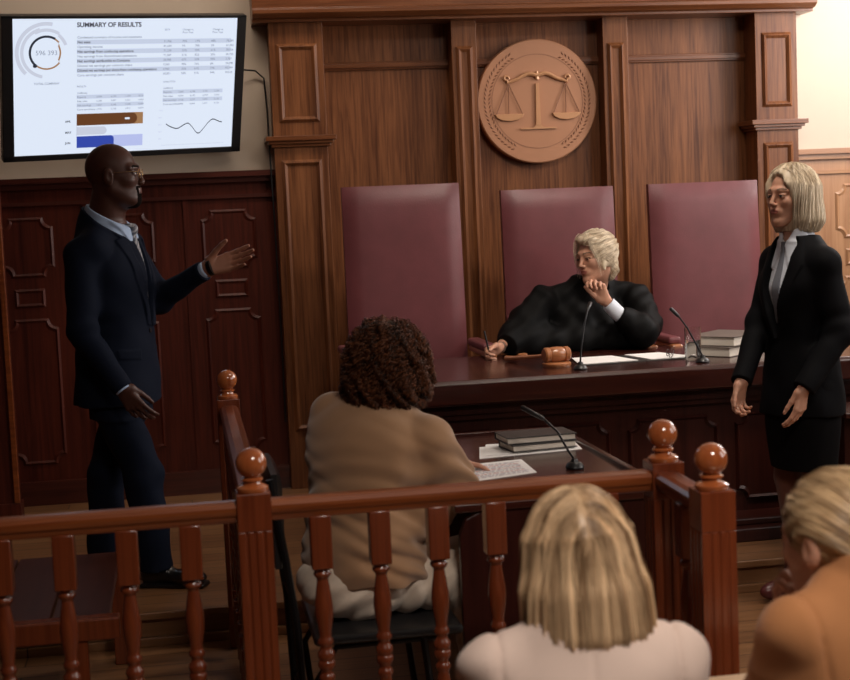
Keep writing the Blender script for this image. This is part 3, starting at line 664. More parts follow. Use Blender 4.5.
# ------------------------------------------------------------------ implicit-surface sculpting for figures
A_ = lambda *a: np.array(a, float)
def unit(v): v = np.asarray(v, float); return v/np.linalg.norm(v)
class SDF:
    def __init__(s): s.p = []; s.disp = None
    def add(s, fn, lo, hi, k=.01, op='u'): s.p.append((fn, np.array(lo, float), np.array(hi, float), k, op))
    def cap(s, a, b, ra, rb=None, k=.01, op='u', flat=0, sq=None):
        a = np.array(a, float); b = np.array(b, float); rb = ra if rb is None else rb; ab = b-a; L2 = max(ab@ab, 1e-9); L = L2**.5
        def fn(P):
            d = P-a; t = np.clip(d@ab/L2, 0, 1); r = np.linalg.norm(d-t[:, None]*ab, axis=1)-(ra+(rb-ra)*t)
            if flat & 1: r = np.maximum(r, (P-b)@(ab/L))
            if flat & 2: r = np.maximum(r, -((P-a)@(ab/L)))
            return r
        m = max(ra, rb); s.add(fn, np.minimum(a, b)-m, np.maximum(a, b)+m, k, op)
    def ell(s, c, r, R=None, k=.01, op='u'):
        c = np.array(c, float); r = np.array(r, float); R = np.eye(3) if R is None else R
        def fn(P):
            q = (P-c)@R; k0 = np.linalg.norm(q/r, axis=1); k1 = np.linalg.norm(q/(r*r), axis=1)
            return k0*(k0-1)/np.maximum(k1, 1e-9)
        e = np.abs(R)@r; s.add(fn, c-e, c+e, k, op)
    def box(s, c, h, R=None, rnd=.005, k=.005, op='u'):
        c = np.array(c, float); h = np.array(h, float)-rnd; R = np.eye(3) if R is None else R
        def fn(P):
            q = np.abs((P-c)@R)-h; return np.linalg.norm(np.maximum(q, 0), axis=1)+np.minimum(q.max(1), 0)-rnd
        e = np.abs(R)@(h+rnd); s.add(fn, c-e, c+e, k, op)
    def loft(s, o, R, prof, k=.01, op='u', n=2.2):
        """prof rows: (z, rx, ry, xo, yo) along the local up axis"""
        o = np.array(o, float); p0 = np.array(prof, float); zz = np.linspace(p0[0, 0], p0[-1, 0], 81)
        pr = np.stack([zz]+[np.interp(zz, p0[:, 0], p0[:, i]) for i in range(1, 5)], 1); kw = np.hanning(15)[1:-1]; kw /= kw.sum()
        for i in range(1, 5): pr[:, i] = np.convolve(np.pad(pr[:, i], 6, mode='reflect', reflect_type='odd'), kw, 'valid')
        def fn(P):
            q = (P-o)@R; z = q[:, 2]
            rx = np.interp(z, pr[:, 0], pr[:, 1]); ry = np.interp(z, pr[:, 0], pr[:, 2])
            x = q[:, 0]-np.interp(z, pr[:, 0], pr[:, 3]); y = q[:, 1]-np.interp(z, pr[:, 0], pr[:, 4])
            kk = (np.abs(x/rx)**n+np.abs(y/ry)**n)**(1/n)
            d = (kk-1)*np.minimum(rx, ry)
            return np.maximum(d, np.maximum(pr[0, 0]-z, z-pr[-1, 0]))
        m = (np.abs(pr[:, 1])+np.abs(pr[:, 3])).max(); my = (np.abs(pr[:, 2])+np.abs(pr[:, 4])).max()
        cs = np.array([[x, y, z] for x in (-m, m) for y in (-my, my) for z in (pr[0, 0], pr[-1, 0])])@R.T+o
        s.add(fn, cs.min(0), cs.max(0), k, op)
    def emboss(s, base, o, R, poly, th, front=True, k=.003, rnd=0.0, op='u'):
        """thicken the surface of another form inside a 2D outline (x, z) seen from the front"""
        o = np.array(o, float); pl = np.array(poly, float)
        def fn(P):
            q = (P-o)@R; x, z = q[:, 0], q[:, 2]; d = np.full(len(P), 1e9); ins = np.zeros(len(P), bool); n = len(pl)
            for i in range(n):
                a = pl[i]; b = pl[i-1]; e = b-a; wx = x-a[0]; wz = z-a[1]; t = np.clip((wx*e[0]+wz*e[1])/max(e@e, 1e-12), 0, 1)
                d = np.minimum(d, (wx-e[0]*t)**2+(wz-e[1]*t)**2)
                c = ((a[1] > z) != (b[1] > z)); xx = a[0]+(z-a[1])*e[0]/(e[1] if abs(e[1]) > 1e-9 else 1e-9); ins ^= c & (x < xx)
            d = np.sqrt(d)*np.where(ins, -1, 1)-rnd
            r = np.maximum(base.eval(P)-th, d)
            return np.maximum(r, -q[:, 1]+.01) if front else r
        cs = np.array([[x, y, z] for x in (pl[:, 0].min(), pl[:, 0].max()) for y in (0, .22) for z in (pl[:, 1].min(), pl[:, 1].max())])@R.T+o
        s.add(fn, cs.min(0), cs.max(0), k, op)
    @staticmethod
    def comb(F, d, k, op):
        if op == 'u':
            h = np.maximum(k-np.abs(F-d), 0)/k; return np.minimum(F, d)-h*h*k*.25
        if op == 's':
            h = np.maximum(k-np.abs(-F-d), 0)/k; return np.maximum(F, -d)+h*h*k*.25
        return np.maximum(F, d)
    def eval(s, P):
        F = np.full(len(P), 1.0)
        for fn, lo, hi, k, op in s.p: F = s.comb(F, fn(P), k, op)
        if s.disp: F = F+s.disp(P)
        return F
    def grad(s, P, e=.003):
        g = np.stack([s.eval(P+d)-s.eval(P-d) for d in np.eye(3)*e], 1); return g/np.maximum(np.linalg.norm(g, axis=1), 1e-9)[:, None]
    def mesh(s, h):
        us = [q for q in s.p if q[4] == 'u']
        lo = np.min([q[1] for q in us], 0)-4*h-.01; hi = np.max([q[2] for q in us], 0)+4*h+.01
        n = np.ceil((hi-lo)/h).astype(int)+1; F = np.full(n, .2, np.float32)
        ax = [lo[i]+h*np.arange(n[i]) for i in range(3)]
        for fn, l, u, k, op in s.p:
            m = k+3*h+.004
            a = np.clip(np.floor((l-m-lo)/h).astype(int), 0, n-1); b = np.clip(np.ceil((u+m-lo)/h).astype(int)+1, 1, n)
            if op == 'i': a = np.zeros(3, int); b = n
            if np.any(b <= a): continue
            for x0 in range(a[0], b[0], 48):
                x1 = min(x0+48, b[0])
                G = np.stack(np.meshgrid(ax[0][x0:x1], ax[1][a[1]:b[1]], ax[2][a[2]:b[2]], indexing='ij'), -1).reshape(-1, 3)
                sub = F[x0:x1, a[1]:b[1], a[2]:b[2]]
                F[x0:x1, a[1]:b[1], a[2]:b[2]] = s.comb(sub.reshape(-1), fn(G), k, op).reshape(sub.shape)
        if s.disp:
            idx = np.argwhere(np.abs(F) < .035)
            if len(idx):
                P = lo+idx*h; F[tuple(idx.T)] += s.disp(P).astype(np.float32)
        I = F < 0; c = np.zeros(n-1, np.uint8)
        off = [(i, j, k) for i in (0, 1) for j in (0, 1) for k in (0, 1)]
        for i, j, k in off: c += I[i:n[0]-1+i, j:n[1]-1+j, k:n[2]-1+k]
        act = np.argwhere((c > 0) & (c < 8)); dims = n-1
        ids = (act[:, 0]*dims[1]+act[:, 1])*dims[2]+act[:, 2]
        V = np.stack([F[act[:, 0]+i, act[:, 1]+j, act[:, 2]+k] for i, j, k in off], 1)
        acc = np.zeros((len(act), 3)); cnt = np.zeros(len(act))
        for e0 in range(8):
            for bit in (4, 2, 1):
                if e0 & bit: continue
                e1 = e0 | bit; v0, v1 = V[:, e0], V[:, e1]; m = (v0 < 0) != (v1 < 0)
                t = np.where(m, v0/np.where(m, v0-v1, 1), 0)
                p = np.array(off[e0])+t[:, None]*(np.array(off[e1])-np.array(off[e0]))
                acc[m] += p[m]; cnt[m] += 1
        VP = lo+(act+acc/cnt[:, None])*h
        quads = []
        for axn in range(3):
            o = [i for i in range(3) if i != axn]
            sl0 = [slice(None)]*3; sl1 = [slice(None)]*3; sl0[axn] = slice(0, -1); sl1[axn] = slice(1, None)
            a0, a1 = I[tuple(sl0)], I[tuple(sl1)]
            E = np.argwhere(a0 != a1); E = E[(E[:, o[0]] > 0) & (E[:, o[1]] > 0) & (E[:, o[0]] < n[o[0]]-1) & (E[:, o[1]] < n[o[1]]-1)]
            if not len(E): continue
            q = []
            for d0, d1 in ((1, 1), (0, 1), (0, 0), (1, 0)):
                c_ = E.copy(); c_[:, o[0]] -= d0; c_[:, o[1]] -= d1
                q.append(np.searchsorted(ids, (c_[:, 0]*dims[1]+c_[:, 1])*dims[2]+c_[:, 2]))
            q = np.stack(q, 1); flip = I[tuple(E.T)]
            if axn == 1: flip = ~flip
            q[~flip] = q[~flip][:, ::-1]; quads.append(q)
        return VP, np.concatenate(quads)
def np_mesh(name, V, Q, mats, midx=None, parent=None, smooth=True):
    me = bpy.data.meshes.new(name); nq, w_ = Q.shape
    me.vertices.add(len(V)); me.vertices.foreach_set('co', V.astype(np.float32).ravel())
    me.loops.add(nq*w_); me.loops.foreach_set('vertex_index', Q.astype(np.int32).ravel())
    me.polygons.add(nq); me.polygons.foreach_set('loop_start', np.arange(0, nq*w_, w_, dtype=np.int32))
    me.polygons.foreach_set('loop_total', np.full(nq, w_, np.int32))
    for m in mats: me.materials.append(m)
    if midx is not None: me.polygons.foreach_set('material_index', midx.astype(np.int32))
    me.polygons.foreach_set('use_smooth', [smooth]*nq); me.update(calc_edges=True); me.validate()
    o = bpy.data.objects.new(name, me); COL.objects.link(o)
    if parent is not None: o.parent = parent; o.location = -par_loc(parent)
    return o
def sculpt(name, S, h, mats, parent=None, masks=None):
    V, Q = S.mesh(h); mi = None
    if masks:
        C = V[Q].mean(1); mi = np.zeros(len(Q), int)
        for i, fn in masks: mi[fn(C)] = i
    return np_mesh(name, V, Q, mats, mi, parent)
def folds(amp, freq, dirs, seed=0):
    r = np.random.RandomState(seed); ph = r.rand(len(dirs))*6.28
    def fn(P):
        t = 0
        for i, d in enumerate(dirs):
            d = np.array(d, float); wob = 1.3*np.sin(P@A_(3.1, 7.3, 4.7)*1.9+ph[i]); t = t+np.sin(P@d*freq*(1+.37*i)+ph[i]*3+wob)
        return amp*t/len(dirs)
    return fn

# ---- people materials
def skin(name, col, lo=.75, rough=.48):
    m = mat(name, col, rough, spec=.4, bump=(320, .15, .0006), var=.10, vscale=25)
    b = m.node_tree.nodes['Principled BSDF']; b.inputs['Subsurface Weight'].default_value = .12
    b.inputs['Subsurface Radius'].default_value = (.012, .005, .003); b.inputs['Subsurface Scale'].default_value = .6; return m
def hairmat(name, dark, light, rough=.38):
    m = bpy.data.materials.new(name); m.use_nodes = True; nt = m.node_tree; b = nt.nodes['Principled BSDF']
    at = nt.nodes.new('ShaderNodeAttribute'); at.attribute_name = 'strand'
    tc = nt.nodes.new('ShaderNodeTexCoord'); n = nt.nodes.new('ShaderNodeTexNoise'); n.inputs['Scale'].default_value = 30; nt.links.new(tc.outputs['Object'], n.inputs['Vector'])
    a = nt.nodes.new('ShaderNodeMath'); a.operation = 'MULTIPLY_ADD'; a.inputs[1].default_value = .8; nt.links.new(at.outputs['Fac'], a.inputs[0])
    b2 = nt.nodes.new('ShaderNodeMath'); b2.operation = 'MULTIPLY'; b2.inputs[1].default_value = .2; nt.links.new(n.outputs['Fac'], b2.inputs[0]); nt.links.new(b2.outputs[0], a.inputs[2])
    cr = nt.nodes.new('ShaderNodeValToRGB'); cr.color_ramp.elements[0].color = (*dark, 1); cr.color_ramp.elements[1].color = (*light, 1); cr.color_ramp.elements[0].position = .1; cr.color_ramp.elements[1].position = .85
    nt.links.new(a.outputs[0], cr.inputs[0]); nt.links.new(cr.outputs[0], b.inputs['Base Color'])
    b.inputs['Roughness'].default_value = rough; b.inputs['Specular IOR Level'].default_value = .35; return m
M['skin_dark'] = skin('deep_brown_skin', (.070, .025, .016), rough=.45)
M['skin_dark_palm'] = skin('brown_palm_skin', (.30, .13, .08))
M['skin_fair'] = skin('fair_skin', (.52, .27, .18))
M['lips'] = mat('lips', (.40, .135, .105), .4, bump=(200, .1, .0004)); M['lips_dark'] = mat('brown_lips', (.11, .040, .032), .4, bump=(200, .1, .0004))
M['brow'] = mat('eyebrow_hair', (.16, .085, .05), .8, bump=(300, .4, .001)); M['beard'] = mat('black_stubble', (.008, .005, .004), .9, spec=.05, bump=(400, .5, .001))
M['eyewhite'] = mat('eye_white', (.27, .20, .17), .2, bump=(20, .01, .0001)); M['iris'] = mat('dark_iris', (.02, .015, .012), .15, bump=(20, .01, .0001))
M['hair_blonde'] = hairmat('blonde_hair', (.22, .12, .055), (.80, .58, .34))
M['hair_platinum'] = hairmat('platinum_hair', (.40, .29, .18), (.90, .78, .60))
M['hair_sandy'] = hairmat('sandy_hair', (.15, .075, .032), (.85, .60, .36))
M['hair_curly'] = hairmat('brown_curly_hair', (.010, .004, .002), (.19, .062, .024))
def cloth(name, col, rough=.8, sheen=.25, bump=(500, .3, .0006), var=.06):
    return mat(name, col, rough, bump=bump, sheen=sheen, var=var, vscale=14, spec=.10 if max(col) < .03 else .22)
M['navy'] = cloth('navy_suit_cloth', (.0055, .0085, .019), .8, .0); M['shirtblue'] = cloth('pale_blue_shirt', (.42, .54, .74), .8, .0)
M['tie'] = cloth('grey_striped_tie', (.16, .17, .20), .5, .1); M['tie2'] = cloth('tie_light_stripe', (.50, .50, .52), .5, .1)
M['robe'] = cloth('black_robe_cloth', (.0035, .0034, .0036), .62, .0); M['blackjacket'] = cloth('black_jacket_cloth', (.0032, .0032, .0042), .75, .0)
M['whiteshirt'] = cloth('white_shirt', (.66, .70, .78), .8, .1)
M['tan'] = cloth('tan_knit', (.34, .195, .105), .9, .35, bump=(700, .5, .001)); M['white_trousers'] = cloth('cream_trousers', (.62, .52, .42), .85, .2)
M['beigejacket'] = cloth('cream_blazer_cloth', (.64, .50, .43), .9, .15); M['camel'] = cloth('camel_jacket_cloth', (.38, .165, .065), .9, .1)
M['tights'] = cloth('brown_tights', (.13, .05, .035), .5, .2); M['burgundy_boot'] = mat('burgundy_leather_boot', (.09, .018, .018), .3, bump=(120, .2, .001))
M['shoe'] = mat('black_shoe_leather', (.010, .009, .009), .28, bump=(120, .15, .0006))

def frame(yaw, pitch=0, roll=0):
    """columns: right, forward, up. yaw clockwise from +Y seen from above (deg); pitch up +; roll: head tips to its right +"""
    y, p, r = map(math.radians, (yaw, pitch, roll))
    Rz = np.array([[math.cos(y), math.sin(y), 0], [-math.sin(y), math.cos(y), 0], [0, 0, 1]])
    Rx = np.array([[1, 0, 0], [0, math.cos(p), -math.sin(p)], [0, math.sin(p), math.cos(p)]])
    Ry = np.array([[math.cos(r), 0, math.sin(r)], [0, 1, 0], [-math.sin(r), 0, math.cos(r)]])
    return Rz @ Rx @ Ry

def add_head(S, c, R, s=1.0, neck=None, nr=.056, male=False, jaw=1.0, nose=1.0):
    c = np.array(c, float)
    T = lambda *p: c+R@(np.array(p)*s)
    e = lambda p, r, k=.01, op='u', RR=None: S.ell(T(*p), np.array(r)*s, R if RR is None else R@RR, k*s, op)
    cp = lambda a, b, ra, rb=None, k=.01, op='u': S.cap(T(*a), T(*b), ra*s, (ra if rb is None else rb)*s, k*s, op)
    if neck is not None: S.cap(neck, T(0, -.022, -.055), nr*1.12, nr, .02)
    e((0, -.014, .030), (.075, .093, .088), .02)
    e((0, .020, -.034), (.060 if male else .056, .064, .080), .03)
    for x in (-1, 1):
        cp((x*.050*jaw, -.004, -.050), (x*(.022 if male else .016)*jaw, .056, -.094), .018, .016, .025)
        e((x*.038, .050, -.022), (.024, .026, .022), .022)
        cp((x*.012, .082, .024), (x*.046, .064, .022), .0105, .009, .016)
        S.cap(T(x*.031, .102, -.001), T(x*.036, .100, -.001), .0130*s, .0130*s, .012*s, 's')
        e((x*.031, .073, -.001), (.0145, .0125, .0125), .003)
        cp((x*.019, .081, .006), (x*.044, .073, .006), .0042, .0042, .004)
        nw = 1.0 if male else .78; S.cap(T(x*.0105*nw, .096, -.033), T(x*.0115*nw, .091, -.034), .0078*s*nw, .0080*s*nw, .006*s)
        e((x*.079, -.012, -.006), (.0085, .019, .031), .006, 'u'); e((x*.088, -.004, -.004), (.006, .010, .017), .004, 's')
    cp((0, .060, -.098), (0, .066, -.101), .020, .019, .022)
    cp((0, .084, .012), (0, .083+.020*nose, -.028), .0068, .0088 if male else .0074, .012)
    e((0, .070, -.060), (.030, .020, .020), .014)
    fat = 1.25 if male else 1.0
    e((0, .0825, -.0555), (.0200, .0105, .0050*fat), .005); e((0, .0812, -.0655), (.0175, .0110, .0058*fat), .005)
    cp((-.020, .0945, -.0602), (.020, .0945, -.0602), .0030, .0035, .004, 's')
    if male: e((0, .030, -.085), (.052, .050, .032), .03)
    inv = lambda P: (P-c)@R/s
    lips = lambda P: (lambda q: (np.abs(q[:, 0]) < .021*np.sqrt(np.maximum(0, 1-((q[:, 2]+.061)/.0105)**2))) & (q[:, 1] > .072) & (np.abs(q[:, 2]+.061) < .010))(inv(P))
    brow = lambda P: (lambda q: (np.abs(q[:, 0]) > .014) & (np.abs(q[:, 0]) < .050) & (q[:, 1] > .055) & (np.abs(q[:, 2]-.024-.004*np.sin((np.abs(q[:, 0])-.014)*80)) < .0038))(inv(P))
    beard = lambda P: (lambda q: (q[:, 1] > .040) & (((q[:, 2] < -.072) & (q[:, 2] > -.125) & (np.abs(q[:, 0]) < .030)) | ((np.abs(q[:, 2]+.048) < .0045) & (np.abs(q[:, 0]) < .026) & (q[:, 1] > .078)) | ((np.abs(np.abs(q[:, 0])-.027) < .005) & (q[:, 2] < -.045) & (q[:, 2] > -.10))))(inv(P))
    white = lambda P: (lambda q: ((np.abs(q[:, 0])-.031)**2/.0105**2+((q[:, 2]+.0012)/.0032)**2 < 1) & (q[:, 1] > .062))(inv(P))
    lash = lambda P: (lambda q: (np.abs(np.abs(q[:, 0])-.0315) < .0145) & (q[:, 1] > .058) & (np.abs(q[:, 2]-.0052+((np.abs(q[:, 0])-.031)/.0145)**2*.0035) < .0019))(inv(P))
    iris = lambda P: (lambda q: ((np.abs(q[:, 0])-.031)**2+(q[:, 2]+.001)**2 < .0054**2) & (q[:, 1] > .062))(inv(P))
    return T, dict(lips=lips, brow=brow, beard=beard, white=white, iris=lambda P: iris(P) | lash(P))

def add_hand(S, w, f, t, side, s=1.0, curl=(.3, .3, .35, .4), spread=.10, thumb=(.7, .4), k=.0035):
    """w wrist, f finger direction, t direction of the thumb side, side +1 right hand / -1 left hand"""
    w = np.array(w, float); f = unit(f); t = np.array(t, float); t = unit(t-f*(t@f)); p = -np.cross(f, t)*side
    offs = [.027, .009, -.009, -.026]; kn = [.088, .092, .086, .077]
    S.ell(w, A_(.022, .028, .019)*s, np.stack([f, t, p], 1), .012)
    tips = []
    for i in range(4):
        K = w+s*(f*kn[i]+t*offs[i]); S.cap(w+s*(t*offs[i]*.55+f*.006), K, .0145*s, .0105*s, .012)
        L = [.95, 1.05, .98, .78][i]; a = curl[i] if not isinstance(curl[i], (tuple, list)) else curl[i][0]; q = K; cc = curl[i] if isinstance(curl[i], (tuple, list)) else (curl[i],)*3
        a = 0; f2 = unit(f+t*spread*(1.5-i)*1.0)
        for j in range(3):
            a += cc[j]; d = unit(math.cos(a)*f2+math.sin(a)*p); q2 = q+d*[.043, .027, .021][j]*L*s
            r0 = [.0092, .0082, .0072][j]*(.9 if i == 3 else 1)*s; r1 = [.0082, .0072, .0062][j]*(.9 if i == 3 else 1)*s
            S.cap(q, q2, r0, r1, k if j else .006); q = q2
        tips.append(q)
    q = w+s*(f*.022+t*.026+p*.006); a, b = thumb
    d = unit(f*math.cos(a)+t*math.sin(a)+p*.35)
    S.cap(w+s*(f*.01+t*.012), q, .016*s, .016*s, .012)
    for j, (L, r0, r1) in enumerate(((.042, .0145, .0108), (.032, .0105, .0092), (.024, .009, .0072))):
        q2 = q+d*L*s; S.cap(q, q2, r0*s, r1*s, .008 if j == 0 else k); q = q2; d = unit(d+f*b*.6-t*b*.25+p*b*.25)
    tips.append(q)
    return tips, p

def tubes(name, paths, r, mat_, parent, nrm=None, taper=True, sides=3, val=None):
    """paths (N, M, 3): strands as thin tubes, one mesh"""
    P = np.asarray(paths); N, Mm, _ = P.shape
    t = np.gradient(P, axis=1); t /= np.maximum(np.linalg.norm(t, axis=2, keepdims=True), 1e-9)
    ref = np.array([.31, .57, .76]); n = np.cross(t, ref); n /= np.maximum(np.linalg.norm(n, axis=2, keepdims=True), 1e-9); b = np.cross(t, n)
    rr = np.full((N, Mm), 1.0)*np.asarray(r).reshape(-1, 1)
    if taper: rr = rr*np.interp(np.arange(Mm)/(Mm-1), [0, .06, .8, 1], [.5, 1, .9, .15])[None]
    rings = [P+(n*math.cos(a)+b*math.sin(a))*rr[..., None] for a in np.arange(sides)*2*PI/sides]
    V = np.stack(rings, 2).reshape(-1, 3)
    base = (np.arange(N)[:, None]*Mm+np.arange(Mm-1)[None])*sides
    Q = []
    for k_ in range(sides):
        k2 = (k_+1) % sides; Q.append(np.stack([base+k_, base+k2, base+sides+k2, base+sides+k_], -1).reshape(-1, 4))
    o = np_mesh(name, V, np.concatenate(Q), [mat_], None, parent)
    at = o.data.attributes.new('strand', 'FLOAT', 'POINT'); at.data.foreach_set('value', np.repeat((np.random.rand(N) if val is None else np.clip(val, 0, 1)).astype(np.float32), Mm*sides)); return o
def paint(o, v):
    at = o.data.attributes.new('strand', 'FLOAT', 'POINT'); at.data.foreach_set('value', np.full(len(o.data.vertices), v, np.float32)); return o
def comb_strands(S, start, dirfn, n, step, lift=None, grav=.0):
    """walk from the start points over the surface of S following dirfn(p, t)"""
    P = np.array(start, float); N = len(P); lift = np.zeros(N) if lift is None else lift; out = []
    for i in range(n):
        for _ in range(2):
            d = S.eval(P)-lift; g = S.grad(P); P = P-g*d[:, None]
        out.append(P.copy()); v = dirfn(P, i/(n-1)); v = v-g*np.sum(v*g, 1, keepdims=True)
        v /= np.maximum(np.linalg.norm(v, axis=1, keepdims=True), 1e-6); P = P+v*step
    return np.stack(out, 1)

def jacket_torso(S, o, R, s=1.0, hem=.80, wx=.172, sx=.205, hx=.195, depth=.125, bust=0, lean=0, k=.03, sh=.165, top=1.50):
    S.loft(o, R, [(hem*s, hx*s, (depth+.012)*s, 0, 0), (.95*s, (hx-.005)*s, (depth+.01)*s, 0, 0), (1.10*s, wx*s, depth*s, 0, lean*.3), (1.25*s, (wx+.018)*s, (depth+.008+bust*.3)*s, 0, lean*.6+bust*.4), (1.34*s, (sx-.012)*s, (depth+.006)*s, 0, lean*.8), (1.42*s, (sx-.03)*s, (depth-.02)*s, 0, lean), (1.47*s, (sx-.085)*s, (depth-.05)*s, 0, lean), (1.52*s, .060*s, .055*s, 0, lean)], k)
    W = lambda x, y, z: np.array(o)+R@(np.array([x, y, z])*s)
    S.cap(W(-sh, lean/s, 1.425), W(sh, lean/s, 1.425), .058*s, .058*s, .04)
    return W

def check_winding(o):
    me = o.data; n = len(me.vertices); V = np.empty(n*3, np.float32); me.vertices.foreach_get('co', V); V = V.reshape(-1, 3)
    q = np.empty(len(me.loops), np.int32); me.loops.foreach_get('vertex_index', q); q = q.reshape(-1, 4); C = V.mean(0)
    a, b, c, d = (V[q[:, i]]-C for i in range(4)); vol = np.sum(np.cross(a, b)*c)+np.sum(np.cross(a, c)*d)
    if vol < 0: me.flip_normals()
_sc = sculpt
def sculpt(*a, **k):
    o = _sc(*a, **k); check_winding(o); return o

def hair_strands(S, T, R, name, n, step_n, step, r, mt, parent, starts, dirfn, zstop=None, lift=(.0, .004), curl=None, streak=None):
    P = starts; N = len(P); L = np.random.uniform(lift[0], lift[1], N)
    paths = comb_strands(S, P, dirfn, step_n, step, L)
    if zstop is not None:
        zs = zstop+np.random.uniform(-.006, .008, N)
        if streak: ql = (paths[:, -1]-streak[0])@streak[1]; zs = zs+.030*np.exp(-(ql[:, 0]/.065)**2)*(ql[:, 1] < 0)
        for i in range(1, step_n):
            m = paths[:, i, 2] < zs; paths[m, i] = paths[m, i-1]+A_(0, 0, -.0004)
    if curl:
        amp, wl = curl; t = np.arange(step_n)*step; ph = np.random.rand(N)*6.28; g = S.grad(paths.reshape(-1, 3)).reshape(paths.shape)
        tt = np.gradient(paths, axis=1); tt /= np.maximum(np.linalg.norm(tt, axis=2, keepdims=True), 1e-9); bb = np.cross(tt, g)
        a = (2*PI*t/wl)[None]*np.random.uniform(.8, 1.25, (N, 1))+ph[:, None]
        am = amp*np.random.uniform(.6, 1.3, (N, 1))*np.minimum(1, t/.02)[None]
        paths = paths+(g*np.cos(a)[..., None]+bb*np.sin(a)[..., None])*am[..., None]
    val = None
    if streak:
        q = (paths[:, step_n//2]-streak[0])@streak[1]; th = np.arctan2(q[:, 0], -(q[:, 1]+.02)); val = .5+.28*np.sin(th*13+1)+.16*np.sin(th*29)+np.random.uniform(-.22, .22, N)
    o = tubes(name, paths, r*np.random.uniform(.7, 1.3, N), mt, parent, val=val); tag(o, kind='stuff'); return o
def down_flow(c, R, part_y=None, out=.9, back=0.0):
    """away from the parting, then straight down"""
    def fn(P, t):
        q = (P-c)@R; side = np.where(q[:, 0] >= 0, 1, -1.)
        k = np.clip((q[:, 2]-.02)/.09, 0, 1)[:, None]
        away = np.stack([side, np.full(len(P), back), np.zeros(len(P))], 1)@R.T
        return away*k*out+A_(0, 0, -1)*(1.15-k)
    return fn
def bob(S, c, R, s, hem=-.13, w=.094, face=True, grooves=.0016, back=0.0, tip=.018):
    T = lambda *p: c+R@(np.array(p)*s)
    S.ell(T(0, -.016, .034), A_(.088, .106, .096)*s, R, .02)
    S.loft(T(0, 0, 0), R, [(hem*s, (w-tip)*s, (.074+back*.4-tip*.9)*s, 0, (-.036-back*.5)*s), ((hem+.04)*s, w*s, (.074+back)*s, 0, (-.034-back*.9)*s), (-.04*s, (w-.001)*s, (.080+back*.8)*s, 0, (-.028-back*.8)*s), (.04*s, .086*s, .088*s, 0, -.018*s)], .03, n=2.1)
    if face: S.ell(T(0, .102, -.038), A_(.066, .082, .120)*s, R, .018, 's'); S.ell(T(.012, .100, .045), A_(.040, .050, .055)*s, R, .02, 's')
    rs = np.random.RandomState(7)
    def disp(P):
        q = (P-c)@R/s; th = np.arctan2(q[:, 0], -(q[:, 1]+.02)); return grooves*(np.sin(th*19+q[:, 2]*9)+.6*np.sin(th*41-q[:, 2]*14)+.5*np.sin(th*67))
    S.disp = disp
def scalp_points(c, R, s, n, zmin=-.02, ymax=.075, part=None):
    out = []
    while len(out) < n:
        v = np.random.normal(size=3); v /= np.linalg.norm(v)
        p = A_(0, -.016, .034)+v*A_(.088, .106, .096)
        if p[2] > zmin and p[1] < ymax and (part is None or np.random.rand() < part(p)): out.append(c+R@(p*s))
    return np.array(out)

def sleeve(S, pts, rads, k=.03):
    for i in range(len(pts)-1): S.cap(pts[i], pts[i+1], rads[i], rads[i+1], k, flat=1 if i == len(pts)-2 else 0)
def person(base, label): return empty('person', base, label, 'person')

